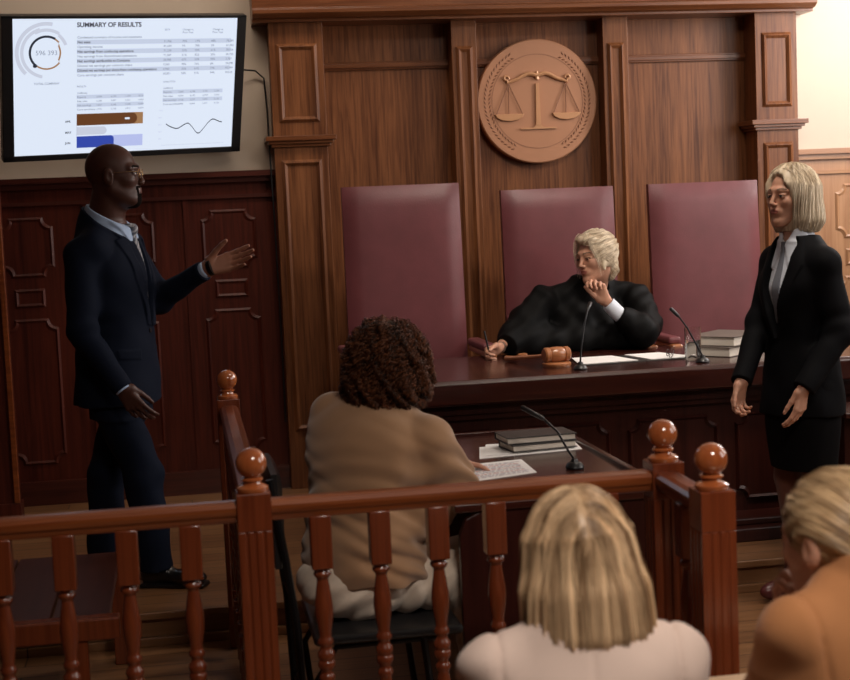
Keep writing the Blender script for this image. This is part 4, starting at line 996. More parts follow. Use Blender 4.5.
# ================================================================== standing man
def make_man():
    root = person((-.25, 6.02, PLZ), 'bald man in a navy suit and thin glasses standing with one hand held out')
    R = frame(108); o = A_(-.262, 6.02, PLZ); hc = A_(-.232, 6.0, 1.824); HR = frame(97, 2)
    rsh, rel, rwr = A_(-.375, 5.850, 1.510), A_(-.385, 5.80, 1.215), A_(-.245, 5.735, .995)
    lsh, lel, lwr = A_(-.210, 6.18, 1.525), A_(-.085, 6.13, 1.31), A_(.100, 5.98, 1.425)
    hip = lambda x: o+R@A_(x, 0, .86)
    kR, kL = A_(-.190, 5.98, .60), A_(-.345, 6.16, .60); aR, aL = A_(-.160, 6.0, .215), A_(-.385, 6.26, .215)
    S = SDF(); T, mk = add_head(S, hc, HR, 1.09, A_(-.290, 6.03, 1.60), .070, male=True, jaw=1.10, nose=.8)
    S.loft(o, R, [(.86, .15, .10, 0, 0), (1.05, .135, .09, 0, 0), (1.30, .165, .10, 0, 0), (1.42, .15, .08, 0, 0), (1.50, .07, .06, 0, 0)], .03)
    for a, b_, c in ((rsh, rel, rwr), (lsh, lel, lwr)): S.cap(a, b_, .048, .038, .02); S.cap(b_, c, .037, .026, .02)
    for h_, k_, a_ in ((hip(.09), kR, aR), (hip(-.09), kL, aL)): S.cap(h_, k_, .08, .052, .02); S.cap(k_, a_, .05, .035, .02)
    add_hand(S, rwr, (.50, -.02, -.82), (.75, -.25, .50), 1, 1.06, curl=(.30, .38, .42, .45), thumb=(.35, .35))
    _, pn = add_hand(S, lwr+A_(.010, -.006, .006), (.95, -.12, .25), (-.18, .25, .95), -1, 1.12, curl=(.10, .14, .18, .24), spread=.05, thumb=(.62, .30), k=.005)
    palm = lambda P: (P[:, 0] > .06) & (P[:, 2] > 1.34) & (P[:, 2] < 1.66) & ((P-lwr)@pn > -.004)
    lpd = lambda P: mk['lips'](P)
    sculpt('body', S, .0034, [M['skin_dark'], M['lips_dark'], M['beard'], M['eyewhite'], M['iris'], M['skin_dark_palm']], root, [(2, mk['beard']), (1, lpd), (3, mk['white']), (4, mk['iris']), (2, mk['brow']), (5, palm)])
    # shirt
    W = lambda x, y, z: o+R@A_(x, y, z)
    B = SDF(); B.loft(o, R, [(.90, .15, .112, 0, 0), (1.10, .15, .120, 0, 0), (1.30, .165, .126, 0, 0), (1.42, .145, .100, 0, 0), (1.50, .085, .078, 0, 0)], .02)
    n0, n1 = A_(-.300, 6.036, 1.585), A_(-.268, 6.020, 1.700)
    B.cap(n0, n1, .094, .086, .02, flat=1)
    S = SDF(); S.p = list(B.p)
    S.cap(A_(-.30, 6.036, 1.60), A_(-.24, 6.0, 1.78), .072, .071, .003, 's')
    for x in (-1, 1): S.emboss(B, o, R, [(x*.004, 1.505), (x*.070, 1.545), (x*.085, 1.50), (x*.052, 1.410), (x*.040, 1.40)], .008)
    pn_ = R@unit(A_(0, .50, .86)); p0_ = W(0, -.10, 1.592)
    S.add(lambda P: -((P-p0_)@pn_), W(0, 0, 1.50)-.10, W(0, 0, 1.7)+.10, .003, 's')
    for wr, dd in ((lwr, unit(lwr-lel)), (rwr, unit(rwr-rel))): S.cap(wr-dd*.03, wr+dd*.016, .034, .033, .005, flat=3)
    sculpt('shirt', S, .0045, [M['shirtblue']], root)
    S = SDF(); S.emboss(B, o, R, [(-.020, 1.500), (.020, 1.500), (.014, 1.455), (.024, 1.30), (.034, 1.12), (0, 1.05), (-.034, 1.12), (-.024, 1.30), (-.014, 1.455)], .010); S.ell(W(0, .098, 1.475), (.020, .016, .024), R, .008)
    st = lambda P: (np.sin(((P-o)@R)@A_(1, 0, 1.1)*240) > .45)
    sculpt('tie', S, .004, [M['tie'], M['tie2']], root, [(1, st)])
    # jacket
    S = SDF(); S.loft(o, R, [(.775, .200, .172, 0, -.012), (.95, .190, .158, 0, -.008), (1.10, .176, .146, 0, -.004), (1.25, .200, .156, 0, -.008), (1.34, .208, .152, 0, -.010), (1.41, .190, .130, 0, -.015), (1.46, .150, .100, 0, -.01), (1.52, .104, .096, 0, -.014), (1.575, .098, .094, 0, -.016)], .03)
    S.cap(W(-.165, -.005, 1.405), W(.165, -.005, 1.405), .060, .060, .02)
    for x in (-1, 1): S.cap(W(x*.04, -.03, 1.475), W(x*.19, -.005, 1.415), .060, .056, .03); S.cap(W(x*.02, -.065, 1.50), W(x*.13, -.045, 1.39), .052, .06, .05)
    J = SDF(); J.p = list(S.p)
    sleeve(S, [rsh, rel, rwr+A_(.006, 0, -.008)], [.068, .058, .042], .03); sleeve(S, [lsh, lel, lwr], [.064, .055, .041], .03)
    def slit(P):
        q = (P-o)@R; return np.maximum(np.maximum(np.abs(q[:, 0]-np.clip((1.03-q[:, 2])*.12, 0, .1))-.003-np.clip((.96-q[:, 2])*.25, 0, .05), .11-q[:, 1]), q[:, 2]-1.07)
    S.add(slit, W(-.13, 0, .74)-.12, W(.13, .2, 1.1)+.12, .006, 's')
    fd = folds(.0042, 30, [(.6, .2, .8), (-.5, .3, .7), (.2, -.8, .5)], 2); fe = folds(.006, 60, [(.2, .2, 1.), (-.2, .3, 1.)], 3)
    def dsp(P):
        w_ = np.exp(-((P-rel)**2).sum(1)/.09**2)+np.exp(-((P-lel)**2).sum(1)/.09**2); return fd(P)+fe(P)*w_
    S.disp = dsp; J.disp = fd
    for x in (-1, 1):   # notched lapels laid on the jacket front
        S.emboss(J, o, R, [(x*.068, 1.56), (x*.095, 1.56), (x*.125, 1.46), (x*.108, 1.445), (x*.140, 1.435), (x*.105, 1.28), (x*.030, 1.085), (x*.004, 1.085), (x*.055, 1.30), (x*.078, 1.44)], .007)
        S.emboss(J, o, R, [(x*.10, .995), (x*.175, 1.00), (x*.175, .965), (x*.10, .955)], .004)
    S.emboss(J, o, R, [(-.135, 1.315), (-.065, 1.30), (-.065, 1.285), (-.135, 1.295)], .004)
    def vcut(P):
        q = (P-o)@R; z = q[:, 2]; hw = np.where(z > 1.30, .055+(z-1.30)*.16, np.clip((z-1.085)*.256, 0, 1)); return np.maximum(np.maximum(np.abs(q[:, 0])-hw, .05-q[:, 1]), 1.085-z)*.85
    S.add(vcut, W(-.13, 0, 1.08)-.15, W(.13, .2, 1.60)+.15, .004, 's')
    S.cap(A_(-.285, 6.026, 1.56), A_(-.255, 6.016, 1.76), .095, .084, .004, 's')
    pn_ = R@unit(A_(0, .56, .83)); p0_ = W(0, -.10, 1.572)
    S.add(lambda P: -((P-p0_)@pn_), W(0, 0, 1.42)-.15, W(0, 0, 1.7)+.15, .004, 's')
    jk = sculpt('suit_jacket', S, .0045, [M['navy']], root)
    mb = MB(); Tm = Matrix.Translation(tuple(W(.008, .140, 1.065))) @ Matrix(R.tolist()).to_4x4() @ Matrix.Rotation(-PI/2, 4, 'X'); mb.lathe([(.001, 0), (.011, 0), (.011, .006), (.001, .007)], (0, 0, 0), 14, Tm)
    mb.build('button', M['black_plastic'], root)
    # trousers
    S = SDF(); S.loft(o, R, [(.72, .165, .115, 0, 0), (.90, .160, .112, 0, 0), (1.0, .150, .108, 0, 0)], .04)
    for h_, k_, a_ in ((hip(.085), kR, aR), (hip(-.085), kL, aL)): S.cap(h_-A_(0, 0, .08), k_, .090, .078, .02); S.cap(k_, a_+A_(0, 0, -.01), .078, .070, .02, flat=1)
    S.disp = folds(.006, 26, [(.5, .2, .8), (-.4, .5, .9)], 5)
    sculpt('trousers', S, .007, [M['navy']], root)
    for a_, d in ((aR, A_(.93, -.36, 0)), (aL, A_(.85, -.5, 0))):
        S = SDF(); z = PLZ+.045; b0 = A_(a_[0], a_[1], z)
        Rf = np.stack([np.cross(d, A_(0, 0, 1)), d, A_(0, 0, 1)], 1)
        S.ell(b0+d*.01+A_(0, 0, .015), (.042, .065, .050), Rf, .02); S.ell(b0+d*.13-A_(0, 0, .006), (.048, .085, .034), Rf, .03); S.cap(b0-d*.03+A_(0, 0, .0), b0+A_(0, 0, .09), .040, .038, .02)
        S.box(b0+d*.075-A_(0, 0, .036), (.045, .140, .009), Rf, .008, .004)
        sculpt('shoe', S, .005, [M['shoe']], root)
    # glasses and watch
    g = None; mb = MB()
    def TT(x, y, z): return Vector(tuple(T(x, y, z)))
    for x in (-1, 1):
        mb.tube([TT(x*.033+.0225*math.cos(a), .099-.006*abs(math.cos(a)), .000+.0165*math.sin(a)) for a in np.linspace(0, 2*PI, 17)], .0011, 6)
        mb.tube([TT(x*.056, .092, .006), TT(x*.070, .064, .008), TT(x*.082, -.005, .008), TT(x*.080, -.022, -.006)], .0013, 6)
    mb.tube([TT(-.011, .099, .004), TT(0, .104, .007), TT(.011, .099, .004)], .0011, 6); mb.build('eyeglasses', M['gold'], root, smooth=True)
    mb = MB(); c = Vector(tuple(lwr+A_(.030, -.014, .012))); d = Vector((.93, -.42, .32)).normalized(); Rm = d.to_track_quat('Z', 'Y').to_matrix().to_4x4()
    mb.lathe([(.030, -.008), (.0335, -.008), (.0335, .008), (.030, .008)], (0, 0, 0), 24, Matrix.Translation(c) @ Rm); mb.build('wristwatch', M['black_metal'], root, smooth=True)
make_man()

# ================================================================== standing woman
def make_woman():
    root = person((2.40, 5.38, 0), 'standing woman with a blonde bob in a black jacket and skirt')
    D = A_
    def q(x, y, z, yo):   # bring points worked out at depth y to the depth she stands at
        k = yo/y; return D(x*k, yo, 1.64+(z-1.64)*k)
    hc = q(2.603, 5.9, 1.620, 5.38); HR = frame(-113, 4)
    R = frame(-104); o = D(2.410, 5.38, .03)
    lsh, lel, lwr = D(2.445, 5.235, 1.365), D(2.485, 5.20, 1.10), q(2.513, 5.6, .830, 5.16)
    rsh, rel, rwr = D(2.375, 5.53, 1.375), D(2.285, 5.50, 1.12), q(2.387, 5.95, .830, 5.36)
    S = SDF(); T, mk = add_head(S, hc, HR, .98, D(2.405, 5.39, 1.43), .047, jaw=.84)
    S.loft(o, R, [(.80, .155, .10, 0, 0), (1.0, .115, .08, 0, 0), (1.22, .14, .095, 0, 0), (1.34, .13, .07, 0, 0), (1.42, .055, .05, 0, 0)], .03)
    for a, b_, c in ((rsh, rel, rwr), (lsh, lel, lwr)): S.cap(a, b_, .040, .032, .02); S.cap(b_, c, .031, .021, .02)
    kn = [(o+R@D(.075, .02, .47), o+R@D(.07, -.01, .10)), (o+R@D(-.075, .0, .47), o+R@D(-.075, -.03, .10))]
    for (k_, a_), x in zip(kn, (.08, -.08)): S.cap(o+R@D(x, 0, .85), k_, .08, .05, .02); S.cap(k_, a_, .050, .030, .02)
    add_hand(S, rwr, (-.25, -.05, -.95), (-.8, -.3, .2), 1, .92, curl=(.55, .6, .65, .7), thumb=(.35, .35))
    add_hand(S, lwr, (-.22, -.05, -.95), (-.75, -.45, .2), -1, .92, curl=(.30, .35, .4, .45), thumb=(.3, .3))
    sculpt('body', S, .0032, [M['skin_fair'], M['lips'], M['brow'], M['eyewhite'], M['iris']], root, [(1, mk['lips']), (3, mk['white']), (4, mk['iris']), (2, mk['brow'])])
    S = SDF(); bob(S, hc, HR, 1.04, -.128, .098, back=.016)
    hr = paint(sculpt('hair', S, .004, [M['hair_platinum']], root), .4)
    st = scalp_points(hc, HR, 1.04, 2600, .0, .055)
    hair_strands(S, T, HR, 'hair_strands', 0, 26, .0115, .00085, M['hair_platinum'], hr, st, down_flow(hc, HR), zstop=hc[2]-.132)
    W = lambda x, y, z: o+R@D(x, y, z)
    B = SDF(); B.loft(o, R, [(.95, .11, .085, 0, 0), (1.12, .125, .102, 0, 0), (1.24, .135, .116, 0, .004), (1.34, .12, .088, 0, 0), (1.41, .075, .066, 0, 0)], .02)
    nb, nt = D(2.418, 5.385, 1.40), D(2.398, 5.38, 1.500)
    B.cap(nb, nt, .074, .060, .03, flat=1); S = SDF(); S.p = list(B.p); S.cap(D(2.42, 5.39, 1.40), D(2.39, 5.38, 1.58), .051, .054, .003, 's')
    S.add(lambda P: (lambda q: np.maximum(np.maximum(np.abs(q[:, 0])-np.clip((q[:, 2]-1.39)*.5, 0, .05), -q[:, 1]), 1.39-q[:, 2]))((P-o)@R), W(0, 0, 1.38)-.08, W(0, .1, 1.5)+.08, .004, 's')
    for x in (-1, 1): S.emboss(B, o, R, [(x*.008, 1.405), (x*.050, 1.48), (x*.075, 1.43), (x*.064, 1.32), (x*.050, 1.31)], .007)
    sculpt('shirt', S, .0042, [M['whiteshirt']], root)
    S = SDF(); S.emboss(B, o, R, [(-.014, 1.42), (.014, 1.42), (.008, 1.39), (.024, 1.22), (.020, 1.10), (-.020, 1.10), (-.024, 1.22), (-.008, 1.39)], .008)
    sculpt('tie', S, .0035, [M['tie']], root)
    S = SDF(); S.loft(o, R, [(.74, .178, .150, 0, 0), (.92, .166, .135, 0, 0), (1.04, .136, .115, 0, 0), (1.16, .148, .130, 0, .008), (1.25, .160, .136, 0, .012), (1.33, .155, .112, 0, 0), (1.38, .125, .090, 0, 0), (1.44, .080, .075, 0, 0)], .02)
    S.cap(W(-.145, 0, 1.335), W(.145, 0, 1.335), .050, .050, .02)
    for x in (-1, 1): S.cap(W(x*.03, -.01, 1.40), W(x*.165, 0, 1.335), .050, .046, .03)
    J = SDF(); J.p = list(S.p)
    sleeve(S, [rsh, rel, rwr], [.056, .050, .040], .03); sleeve(S, [lsh, lel, lwr], [.058, .056, .044], .03)
    fd = folds(.0035, 32, [(.6, .2, .8), (-.5, .3, .7), (.2, -.8, .5)], 4); fe = folds(.005, 60, [(.2, .2, 1.), (-.2, .3, 1.)], 3)
    S.disp = lambda P: fd(P)+fe(P)*(np.exp(-((P-lel)**2).sum(1)/.09**2)+np.exp(-((P-rel)**2).sum(1)/.09**2)); J.disp = fd
    for x in (-1, 1): S.emboss(J, o, R, [(x*.060, 1.44), (x*.082, 1.44), (x*.118, 1.33), (x*.095, 1.20), (x*.012, 1.04), (x*.002, 1.04), (x*.050, 1.22), (x*.066, 1.34)], .007)
    def vcut(P):
        qq = (P-o)@R; z = qq[:, 2]; hw = np.where(z > 1.24, .052+(z-1.24)*.12, np.clip((z-1.04)*.26, 0, 1)); return np.maximum(np.maximum(np.abs(qq[:, 0])-hw, .04-qq[:, 1]), 1.04-z)*.85
    S.add(vcut, W(-.1, 0, 1.04)-.15, W(.1, .2, 1.48)+.15, .004, 's')
    S.cap(D(2.42, 5.39, 1.38), D(2.395, 5.38, 1.58), .076, .064, .004, 's')
    sculpt('jacket', S, .0045, [M['blackjacket']], root)
    S = SDF(); S.loft(o, R, [(.52, .140, .115, 0, 0), (.70, .165, .128, 0, 0), (.88, .168, .118, 0, 0), (.99, .125, .095, 0, 0)], .02); S.disp = folds(.002, 22, [(.9, .5, .1), (-.5, .9, .2)], 8)
    sculpt('skirt', S, .006, [M['blackjacket']], root)
    for (k_, a_) in kn:
        S = SDF(); S.cap(k_+A_(0, 0, .12), k_, .060, .052, .02); S.cap(k_, A_(a_[0], a_[1], .25), .053, .045, .02); sculpt('tights', S, .005, [M['tights']], root)
        S = SDF(); d = unit(R@D(0, 1, 0)); Rf = np.stack([np.cross(d, A_(0, 0, 1)), d, A_(0, 0, 1)], 1)
        S.cap((a_[0], a_[1], .30), (a_[0], a_[1], .10), .056, .046, .02, flat=2); S.cap((a_[0], a_[1], .10), A_(a_[0], a_[1], .085)-d*.01, .046, .04, .02)
        S.ell(A_(a_[0], a_[1], .045)+d*.09, (.040, .09, .040), Rf, .03); S.cap(A_(a_[0], a_[1], .09)-d*.03, A_(a_[0], a_[1], .008)-d*.03, .028, .020, .01, flat=1)
        sculpt('boot', S, .005, [M['burgundy_boot']], root)
make_woman()

# ================================================================== judge
def make_judge():
    root = person((2.03, 7.05, PLZ), 'seated judge in a black robe with blonde pinned-up hair, chin resting on one hand')
    D = A_; hc = D(2.045, 6.97, 1.358); HR = frame(-118, -2, 5)
    R = frame(-172, -4); o = D(2.03, 7.14, .10)
    rsh, rel, rwr = D(1.80, 7.08, 1.155), D(1.61, 7.02, .985), D(1.505, 6.86, .945)
    lsh, lel, lwr = D(2.275, 7.06, 1.15), D(2.230, 6.85, .985), D(2.055, 6.85, 1.148)
    S = SDF(); T, mk = add_head(S, hc, HR, 1.06, D(2.065, 7.07, 1.185), .051, jaw=.86)
    S.loft(D(2.03, 7.12, 0), frame(180), [(.60, .16, .11, 0, 0), (.85, .15, .10, 0, 0), (1.05, .16, .10, 0, 0), (1.15, .13, .07, 0, 0), (1.20, .055, .05, 0, 0)], .03)
    for x in (-.1, .1): S.cap(D(2.03+x, 7.12, .66), D(2.03+x*1.3, 6.70, .66), .085, .06, .02); S.cap(D(2.03+x*1.3, 6.70, .66), D(2.03+x*1.3, 6.66, .20), .052, .035, .02); S.ell(D(2.03+x*1.3, 6.62, .17), (.04, .11, .035), None, .02)
    for a, b_, c in ((rsh, rel, rwr), (lsh, lel, lwr)): S.cap(a, b_, .042, .034, .02); S.cap(b_, c, .032, .022, .02)
    add_hand(S, rwr, (-.80, -.55, -.20), (-.05, -.45, .85), 1, .95, curl=(.75, .85, .9, .95), spread=.05, thumb=(.35, .5))
    add_hand(S, lwr, (-.42, .05, .90), (-.80, .50, .10), -1, 1.0, curl=((.55, 1.1, .7), (.7, 1.2, .8), (.8, 1.3, .8), (.9, 1.3, .8)), spread=.04, thumb=(.3, .2))
    sculpt('body', S, .0032, [M['skin_fair'], M['lips'], M['brow'], M['eyewhite'], M['iris']], root, [(1, mk['lips']), (3, mk['white']), (4, mk['iris']), (2, mk['brow'])])
    # robe
    S = SDF(); S.loft(D(2.03, 7.12, 0), frame(180), [(.45, .25, .20, 0, .02), (.80, .235, .175, 0, 0), (1.0, .235, .165, 0, 0), (1.10, .225, .145, 0, 0), (1.17, .175, .115, 0, 0), (1.225, .110, .095, 0, -.005), (1.26, .075, .085, 0, .0)], .03)
    S.cap(D(1.825, 7.10, 1.150), D(2.255, 7.10, 1.150), .060, .060, .02)
    for x in (1.80, 2.27): S.cap(D(2.04+(x-2.04)*.2, 7.09, 1.21), D(x, 7.09, 1.155), .055, .055, .03)
    # wide falling sleeves
    for (a, b_, ra, rb) in ((rsh+D(0, 0, .0), D(1.70, 7.05, 1.04), .070, .095), (D(1.70, 7.05, 1.04), D(1.62, 6.99, .975), .095, .082), (D(1.62, 6.99, .975), D(1.560, 6.905, .955), .082, .052)): S.cap(a, b_, ra, rb, .02, flat=0 if rb > .06 else 1)
    for (a, b_, ra, rb) in ((lsh, D(2.285, 6.96, 1.02), .070, .085), (D(2.285, 6.96, 1.02), lel+D(.005, .0, .01), .085, .082), (lel+D(.005, 0, .01), D(2.120, 6.842, 1.078), .082, .050), (D(2.285, 6.96, 1.02), D(2.14, 6.93, .95), .08, .06)): S.cap(a, b_, ra, rb, .02, flat=1 if rb == .050 else 0)
    S.cap(D(1.70, 7.0, .95), D(2.25, 6.99, .95), .075, .075, .05)
    S.cap(D(2.075, 7.07, 1.15), D(2.04, 7.0, 1.36), .056, .068, .006, 's')
    def below(P): return np.maximum(P[:, 2]-.902, P[:, 1]-7.02)
    S.add(below, D(1.3, 6.4, .40), D(2.6, 7.02, .902), .004, 's')
    f1 = folds(.007, 26, [(1., .1, .35), (-.8, .4, .5), (.9, -.4, -.2)], 11); f2 = folds(.005, 60, [(1., .2, .4), (-.7, .5, .6)], 12)
    S.disp = lambda P: f1(P)+f2(P)
    sculpt('robe', S, .005, [M['robe']], root)
    S = SDF(); a, b_ = D(2.120, 6.842, 1.078)-D(-.01, 0, .01), lwr+D(.012, 0, -.012)
    S.cap(a, b_, .037, .036, .004, flat=3); S.cap(a-(b_-a), b_+(b_-a), .031, .031, .002, 's')
    sculpt('white_cuff', S, .003, [M['whiteshirt']], root)
    mb = MB(); c = Vector((1.525, 6.89, .948)); Rm = Vector((-.5, -.8, -.05)).to_track_quat('Z', 'Y').to_matrix().to_4x4()
    mb.lathe([(.026, -.006), (.029, -.006), (.029, .006), (.026, .006)], (0, 0, 0), 24, Matrix.Translation(c) @ Rm); mb.build('bracelet', M['steel'], root, smooth=True)
    # hair, pinned up
    S = SDF(); tt = lambda *p: hc+HR@(D(*p)*1.05)
    S.ell(tt(0, -.018, .038), (.090, .108, .100), HR, .02); S.ell(tt(0, .112, -.045), (.070, .080, .104), HR, .02, 's'); S.ell(tt(.004, .106, .046), (.056, .056, .062), HR, .02, 's')
    S.ell(tt(0, -.095, .045), (.040, .035, .058), HR, .02); S.ell(tt(.01, -.105, .0), (.035, .030, .045), HR, .02); S.ell(tt(-.01, .062, .088), (.05, .03, .022), HR, .03)
    for x in (-1, 1): S.cap(tt(x*.070, .030, .03), tt(x*.073, .022, -.055), .015, .010, .02); S.ell(tt(x*.074, -.012, -.005), (.020, .032, .045), HR, .02)
    S.ell(tt(0, -.078, -.060), (.056, .036, .060), HR, .03)
    base_disp = lambda P: .0022*np.sin(((P-hc)@HR)@D(90, 30, 160)+2*np.sin(((P-hc)@HR)@D(30, 60, 20)))
    S.disp = base_disp
    hr = paint(sculpt('hair', S, .0038, [M['hair_platinum']], root), .5)
    st = scalp_points(hc, HR, 1.08, 2900, -.12, .075)
    def back(P, t):
        qq = (P-hc)@HR; s_ = np.where(qq[:, 0] > -.01, 1, -1.); return np.stack([s_*.55*np.clip(qq[:, 1]/.05+.4, 0, 1), -np.ones(len(P)), .25-np.clip(.06-qq[:, 2], 0, .1)*-3], 1)@HR.T
    hair_strands(S, T, HR, 'hair_strands', 0, 14, .010, .0009, M['hair_platinum'], hr, st, back, lift=(0, .006))
    low = scalp_points(hc, HR, 1.10, 5200, -.12, .03); ql = (low-hc)@HR; low = low[ql[:, 2] < .012][:900]
    def dn(P, t): qq = (P-hc)@HR; return np.stack([0*qq[:, 0], -.9*np.ones(len(P)), -.75*np.ones(len(P))], 1)@HR.T
    hair_strands(S, T, HR, 'hair_strands', 0, 11, .008, .0010, M['hair_platinum'], hr, low, dn, lift=(0, .004))
    loose = []
    for i in range(34):
        s_ = -1 if i % 2 else 1; x0 = s_*random.uniform(.01, .03); p = []
        ex = s_*random.uniform(.066, .080); ez = random.uniform(-.095, -.02); y0 = random.uniform(.045, .070); ye = random.uniform(.030, .055); ph = random.uniform(-.004, .006)
        for k in range(12):
            u = k/11; p.append(tt(x0+(ex-x0)*min(1, 1.35*u)**.8, y0+(ye-y0)*u+.022*math.sin(PI*min(1, u*1.2))+ph, .118+(ez-.118)*u**1.35+ph))
        loose.append(p)
    o_ = tubes('loose_strands', np.array(loose), np.full(len(loose), .0009), M['hair_platinum'], hr); tag(o_, kind='stuff')
make_judge()
mb = MB(); mb.tube([(1.452, 6.765, .905), (1.445, 6.775, .935), (1.430, 6.80, 1.04)], [.0015, .0045, .0045], 10)
pen = tag(mb.build('pen', M['black_metal'], smooth=True, loc=(1.452, 6.765, .902)), 'slim black pen upright in the hand of the judge', 'pen')

# ================================================================== clerk with curly hair
def make_clerk():
    root = person((.52, 4.42, 0), 'person with brown curly hair in a tan top seated at the small table')
    D = A_; hc = D(.625, 4.44, 1.160); HR = frame(38, -14)
    lsh, lel, lwr = D(.455, 4.53, 1.005), D(.60, 4.78, .82), D(.85, 4.80, .775)
    rsh, rel, rwr = D(.722, 4.31, .940), D(.800, 4.36, .785), D(.815, 4.60, .775)
    S = SDF(); T, mk = add_head(S, hc, HR, 1.0, D(.585, 4.42, 1.0), .050)
    tR = frame(48)
    S.loft(D(.53, 4.42, 0), tR, [(.46, .16, .12, 0, 0), (.70, .14, .10, 0, 0), (.88, .15, .10, .0, .03), (1.0, .11, .07, 0, .05), (1.06, .05, .05, 0, .05)], .03)
    for a, b_, c in ((rsh, rel, rwr), (lsh, lel, lwr)): S.cap(a, b_, .042, .034, .02); S.cap(b_, c, .033, .023, .02)
    for y in (4.37, 4.52): S.cap(D(.53, y, .49), D(.84, y, .49), .07, .055, .02); S.cap(D(.84, y, .49), D(.90, y, .12), .05, .034, .02); S.ell(D(.95, y, .04), (.11, .04, .035), None, .02)
    add_hand(S, rwr, (.45, .88, -.05), (-.88, .45, .15), 1, .93, curl=(.5, .6, .65, .7)); add_hand(S, lwr, (.95, -.2, -.05), (-.2, -.9, .2), -1, .93, curl=(.2, .25, .25, .3))
    sculpt('body', S, .004, [M['skin_fair']], root)
    S = SDF(); o = D(.53, 4.42, 0)
    S.loft(o, tR, [(.515, .195, .165, 0, -.01), (.58, .200, .165, 0, -.02), (.72, .186, .150, .0, -.01), (.86, .190, .140, 0, .01), (.95, .195, .120, 0, .03), (1.01, .150, .100, 0, .045), (1.055, .095, .085, 0, .055), (1.085, .08, .075, 0, .06)], .03)
    S.cap(lsh-D(0, 0, .01), D(.70, 4.33, .935), .060, .060, .03); S.ell(D(.545, 4.41, .90), (.205, .130, .155), tR, .05); S.ell(D(.49, 4.48, .95), (.12, .09, .10), tR, .05)
    for a in (lsh, rsh): S.cap(D(.595, 4.42, 1.02), a, .055, .055, .03)
    S.cap(lsh, lel, .068, .062, .02); S.cap(lel, lwr, .060, .044, .02, flat=1)
    S.cap(rsh, rel+D(-.01, 0, .01), .072, .078, .02); S.cap(rel+D(-.01, 0, .01), rwr, .070, .046, .02, flat=1); S.cap(D(.70, 4.34, .88), rel-D(.03, 0, .03), .06, .075, .03); S.cap(D(.68, 4.34, .70), D(.80, 4.37, .74), .06, .05, .03)
    S.cap(D(.60, 4.43, .98), D(.62, 4.44, 1.16), .056, .064, .004, 's')
    def f(P):
        q = P-o; a1 = np.sin(q@D(16, 14, 34)+1.6*np.sin(q@D(9, -12, 16))); a2 = np.sin(q@D(-30, -10, 26)+2*np.sin(q@D(12, 9, 11))); a3 = np.sin(q@D(14, 30, 75)+2*np.sin(q@D(16, 19, 11)))
        w_ = np.clip((1.02-P[:, 2])*4, .1, 1); we = np.exp(-((P-rel)**2).sum(1)/.13**2)
        lo = np.clip((.80-P[:, 2])*5, 0, 1); return -.009*np.abs(a1)**1.5*(.25+.75*lo)+.005*a2*w_+.009*a3*we+.003*a3*w_
    S.disp = f
    sculpt('knit_top', S, .005, [M['tan']], root)
    S = SDF()
    for y in (4.375, 4.54): S.cap(D(.47, y-.01, .488), D(.84, y, .490), .094, .080, .02); S.cap(D(.84, y, .490), D(.905, y, .14), .070, .058, .03, flat=1)
    S.ell(D(.47, 4.42, .500), (.16, .17, .10), None, .05)
    S.disp = lambda P: .006*np.sin((P-o)@D(60, 20, -28)+2*np.sin((P-o)@D(12, 24, 30)))-.004*np.abs(np.sin((P-o)@D(-45, 30, 60)))
    sculpt('trousers', S, .005, [M['white_trousers']], root)
    for y in (4.37, 4.52):
        S = SDF(); S.ell(D(.97, y, .048), (.13, .046, .040), None, .02); S.box(D(.96, y, .012), (.13, .044, .011), None, .008, .004); sculpt('shoe', S, .006, [M['shoe']], root)
    # curly hair
    S = SDF(); cc = hc+D(-.005, -.005, .010)
    S.ell(cc, (.118, .122, .128), None, .03); S.ell(cc+D(0, 0, -.075), (.125, .122, .085), None, .03); S.ell(hc+HR@D(0, .115, -.04), (.068, .07, .09), HR, .02, 's')
    S.disp = lambda P: .005*np.sin(P@D(90, 30, 60)+2*np.sin(P@D(50, -70, 40)))
    hr = sculpt('hair', S, .005, [M['hair_curly']], root)
    v = np.random.normal(size=(3600, 3)); v /= np.linalg.norm(v, axis=1, keepdims=True); v = v[v[:, 2] > -.75]
    st = cc+v*D(.118, .122, .128)
    def fl(P, t): q = P-cc; h_ = np.stack([q[:, 0], q[:, 1], 0*q[:, 0]], 1); h_ /= np.maximum(np.linalg.norm(h_, axis=1, keepdims=True), .03); return h_*.6+D(0, 0, -1)+np.sin(P@D(50, 70, 30))[:, None]*D(.3, .3, 0)
    hair_strands(S, T, HR, 'hair_strands', 0, 30, .0036, .0012, M['hair_curly'], hr, st, fl, lift=(-.006, .018), curl=(.0075, .025))
make_clerk()

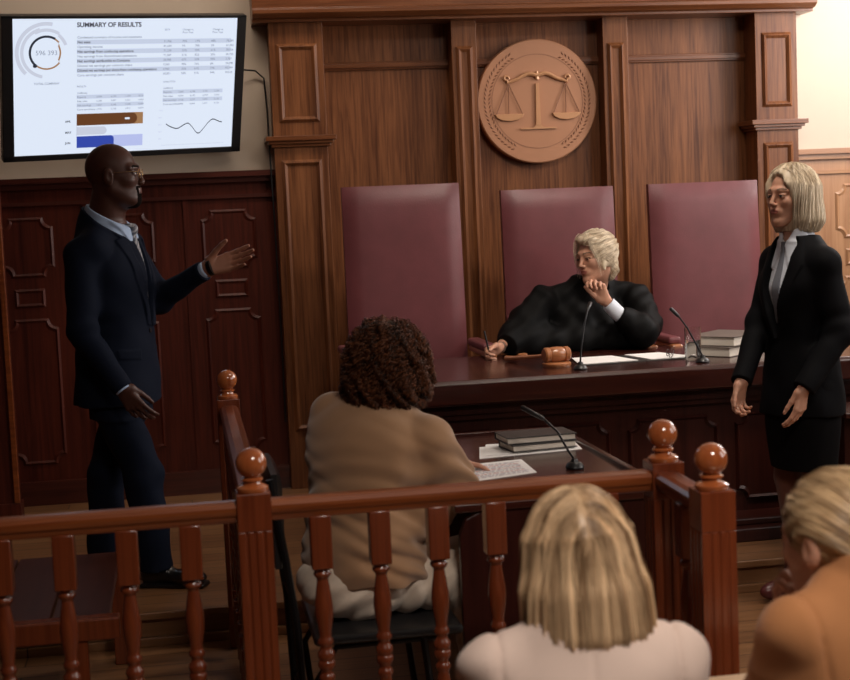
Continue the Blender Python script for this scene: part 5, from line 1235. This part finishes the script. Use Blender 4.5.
# ================================================================== spectators in front
def make_front(kind):
    D = A_
    if kind == 'blonde':
        root = person((.66, 2.25, 0), 'spectator with straight blonde hair in a cream blazer, seen from behind'); hc = D(.655, 2.40, 1.022); HR = frame(4, -4, -3); cx, cy = .643, 2.33; shz = .893; tR = frame(6); m = M['beigejacket']; hm = M['hair_sandy']; s = 1.0; nm = 'blazer'
    else:
        root = person((1.09, 2.1, 0), 'spectator in a camel jacket at the bottom right, hand at the chin'); hc = D(1.100, 2.335, 1.034); HR = frame(-27, -4, 0); cx, cy = 1.132, 2.27; shz = .945; tR = frame(-14); m = M['camel']; hm = M['hair_blonde']; s = 1.0; nm = 'jacket'
    o = D(cx, cy, shz-1.425+.0)   # torso helper frame, shoulder line at shz
    S = SDF(); T, mk = add_head(S, hc, HR, s, D(cx, cy+.02, shz+.03), .050)
    W = lambda x, y, z: D(cx, cy, shz)+tR@D(x, y, z)
    S.loft(D(cx, cy, 0), tR, [(.36, .16, .11, 0, -.03), (.60, .13, .09, 0, -.02), (shz-.12, .145, .09, 0, 0), (shz-.03, .12, .065, 0, 0), (shz+.06, .05, .05, 0, .01)], .03)
    arms = []
    if kind == 'blonde': arms = [(W(-.148, 0, -.02), W(-.185, .06, -.25), W(-.11, .25, -.22)), (W(.148, 0, -.02), W(.185, .06, -.25), W(.11, .25, -.22))]
    else: arms = [(W(-.150, 0, -.02), W(-.160, .10, -.21), W(-.025, .155, -.095)), (W(.165, 0, -.02), W(.22, .06, -.25), W(.12, .25, -.22))]
    for a, b_, c in arms: S.cap(a-D(0, 0, .03), b_, .034, .030, .01); S.cap(b_, c, .032, .022, .02)
    for x in (-.09, .09): S.cap(W(x, 0, 0)*D(1, 1, 0)+D(0, 0, .41), W(x*1.1, .35, 0)*D(1, 1, 0)+D(0, 0, .41), .075, .055, .02); S.cap(W(x*1.1, .35, 0)*D(1, 1, 0)+D(0, 0, .41), W(x*1.1, .36, 0)*D(1, 1, 0)+D(0, 0, .07), .05, .035, .02)
    add_hand(S, arms[1][2], tR@D(-.5, .85, 0), tR@D(-.8, -.4, .3), 1, .93, curl=(.3, .3, .35, .4))
    if kind == 'blonde': add_hand(S, arms[0][2], tR@D(.5, .85, 0), tR@D(.8, -.4, .3), -1, .93, curl=(.3, .3, .35, .4))
    else: add_hand(S, arms[0][2], tR@D(.15, .15, .97), tR@D(.9, .1, -.1), -1, .93, curl=((.9, 1.3, .8), (1.0, 1.3, .8), (1.0, 1.3, .8), (1.1, 1.3, .8)), spread=.03)
    sculpt('body', S, .0034, [M['skin_fair'], M['lips'], M['brow'], M['eyewhite'], M['iris']], root, [(1, mk['lips']), (3, mk['white']), (4, mk['iris']), (2, mk['brow'])])
    S = SDF()
    S.loft(D(cx, cy, 0), tR, [(.34, .205, .15, 0, -.02), (.50, .178, .13, 0, -.01), (shz-.20, .180, .128, 0, 0), (shz-.09, .172, .118, 0, 0), (shz-.02, .152, .092, 0, 0), (shz+.025, .105, .074, 0, .005), (shz+.065, .074, .066, 0, .01)], .02)
    S.cap(W(-.142, 0, -.040), W(.142, 0, -.040), .050, .050, .015)
    for x in (-1, 1): S.cap(W(x*.03, .0, .015), W(x*.150, 0, -.035), .050, .046, .02)
    for a, b_, c in arms: S.cap(a-D(0, 0, .022), b_, .052, .054, .045); S.cap(b_, c, .052, .041, .02, flat=1)
    S.cap(W(0, .02, -.01), W(0, .03, .16), .056, .064, .004, 's')
    fa = folds(.0045, 24, [(.7, .2, .6), (-.5, .3, .7), (.2, -.6, .8)], 21); fb = folds(.0045, 46, [(.5, .1, .9), (-.6, .2, .8)], 22)
    def fs(P):
        q = (P-D(cx, cy, shz))@tR; x = np.abs(q[:, 0]); c_ = .150-.10*np.clip(-q[:, 2]-.03, 0, .12)+.25*np.clip(-q[:, 2]-.13, 0, 1)
        arm = .0042*np.exp(-((x-c_)/.0045)**2)*(q[:, 2] > -.17); mid = .003*np.exp(-(q[:, 0]/.004)**2)*(q[:, 1] < 0)
        return fa(P)+fb(P)*np.clip((x-.10)*12, .15, 1)+arm+mid-.004*np.clip(x-c_, 0, .02)/.02*(q[:, 2] > -.12)
    S.disp = fs
    if kind != 'blonde':  # stand collar of the jacket
        S.cap(W(0, .0, .028), W(0, .010, .088), .084, .070, .004, flat=3); S.cap(W(0, .015, .0), W(0, .02, .16), .058, .060, .003, 's')
    sculpt(nm, S, .005, [m], root)
    S = SDF()
    for x in (-.09, .09):
        a = W(x, 0, 0)*D(1, 1, 0)+D(0, 0, .415); b_ = W(x*1.1, .35, 0)*D(1, 1, 0)+D(0, 0, .415); S.cap(a, b_, .088, .07, .04); S.cap(b_, b_*D(1, 1, 0)+D(0, 0, .08), .068, .055, .03, flat=1)
    sculpt('trousers', S, .009, [M['navy'] if kind == 'blonde' else M['blackjacket']], root)
    for x in (-.1, .1):
        b_ = W(x, .40, 0); S = SDF(); S.ell(D(b_[0], b_[1], .045), (.046, .12, .042), tR, .02); S.box(D(b_[0], b_[1], .010), (.04, .11, .009), tR, .006, .004); sculpt('shoe', S, .008, [M['shoe']], root)
    # hair
    if kind == 'blonde':
        S = SDF(); bob(S, hc, HR, .98, -.160, .112, grooves=.0014, back=.020, tip=.004)
        hr = paint(sculpt('hair', S, .0034, [hm], root), .4)
        st = scalp_points(hc, HR, .98, 5000, .0, .070)
        hair_strands(S, T, HR, 'hair_strands', 0, 36, .0105, .00075, hm, hr, st, down_flow(hc, HR, out=.9, back=-.25), zstop=hc[2]-.178, lift=(0, .004), streak=(hc, HR))
    else:
        S = SDF(); tt = lambda *p: hc+HR@D(*p)
        S.ell(tt(0, -.018, .034), (.084, .102, .092), HR, .02); S.ell(tt(0, .104, -.045), (.074, .074, .10), HR, .02, 's')
        S.ell(tt(0, -.085, -.025), (.045, .035, .060), HR, .03); S.ell(tt(0, .0, -.10), (.1, .1, .035), HR, .02, 's')
        for x in (-1, 1): S.ell(tt(x*.086, -.004, -.012), (.022, .024, .034), HR, .01, 's')
        S.disp = lambda P: .0014*np.sin(((P-hc)@HR)@D(130, 10, 190)+2*np.sin(((P-hc)@HR)@D(20, 40, 20)))
        hr = sculpt('hair', S, .0034, [hm], root)
        st = scalp_points(hc, HR, .98, 3200, -.03, .085)
        def back(P, t):
            qq = (P-hc)@HR; return np.stack([np.sign(qq[:, 0])*.25*np.clip(qq[:, 1]/.08, 0, 1), -np.ones(len(P)), -.35-np.clip(-qq[:, 1], 0, .1)*3], 1)@HR.T
        hair_strands(S, T, HR, 'hair_strands', 0, 20, .008, .0008, hm, hr, st, back, lift=(0, .004))
    return root
make_front('blonde'); make_front('camel')
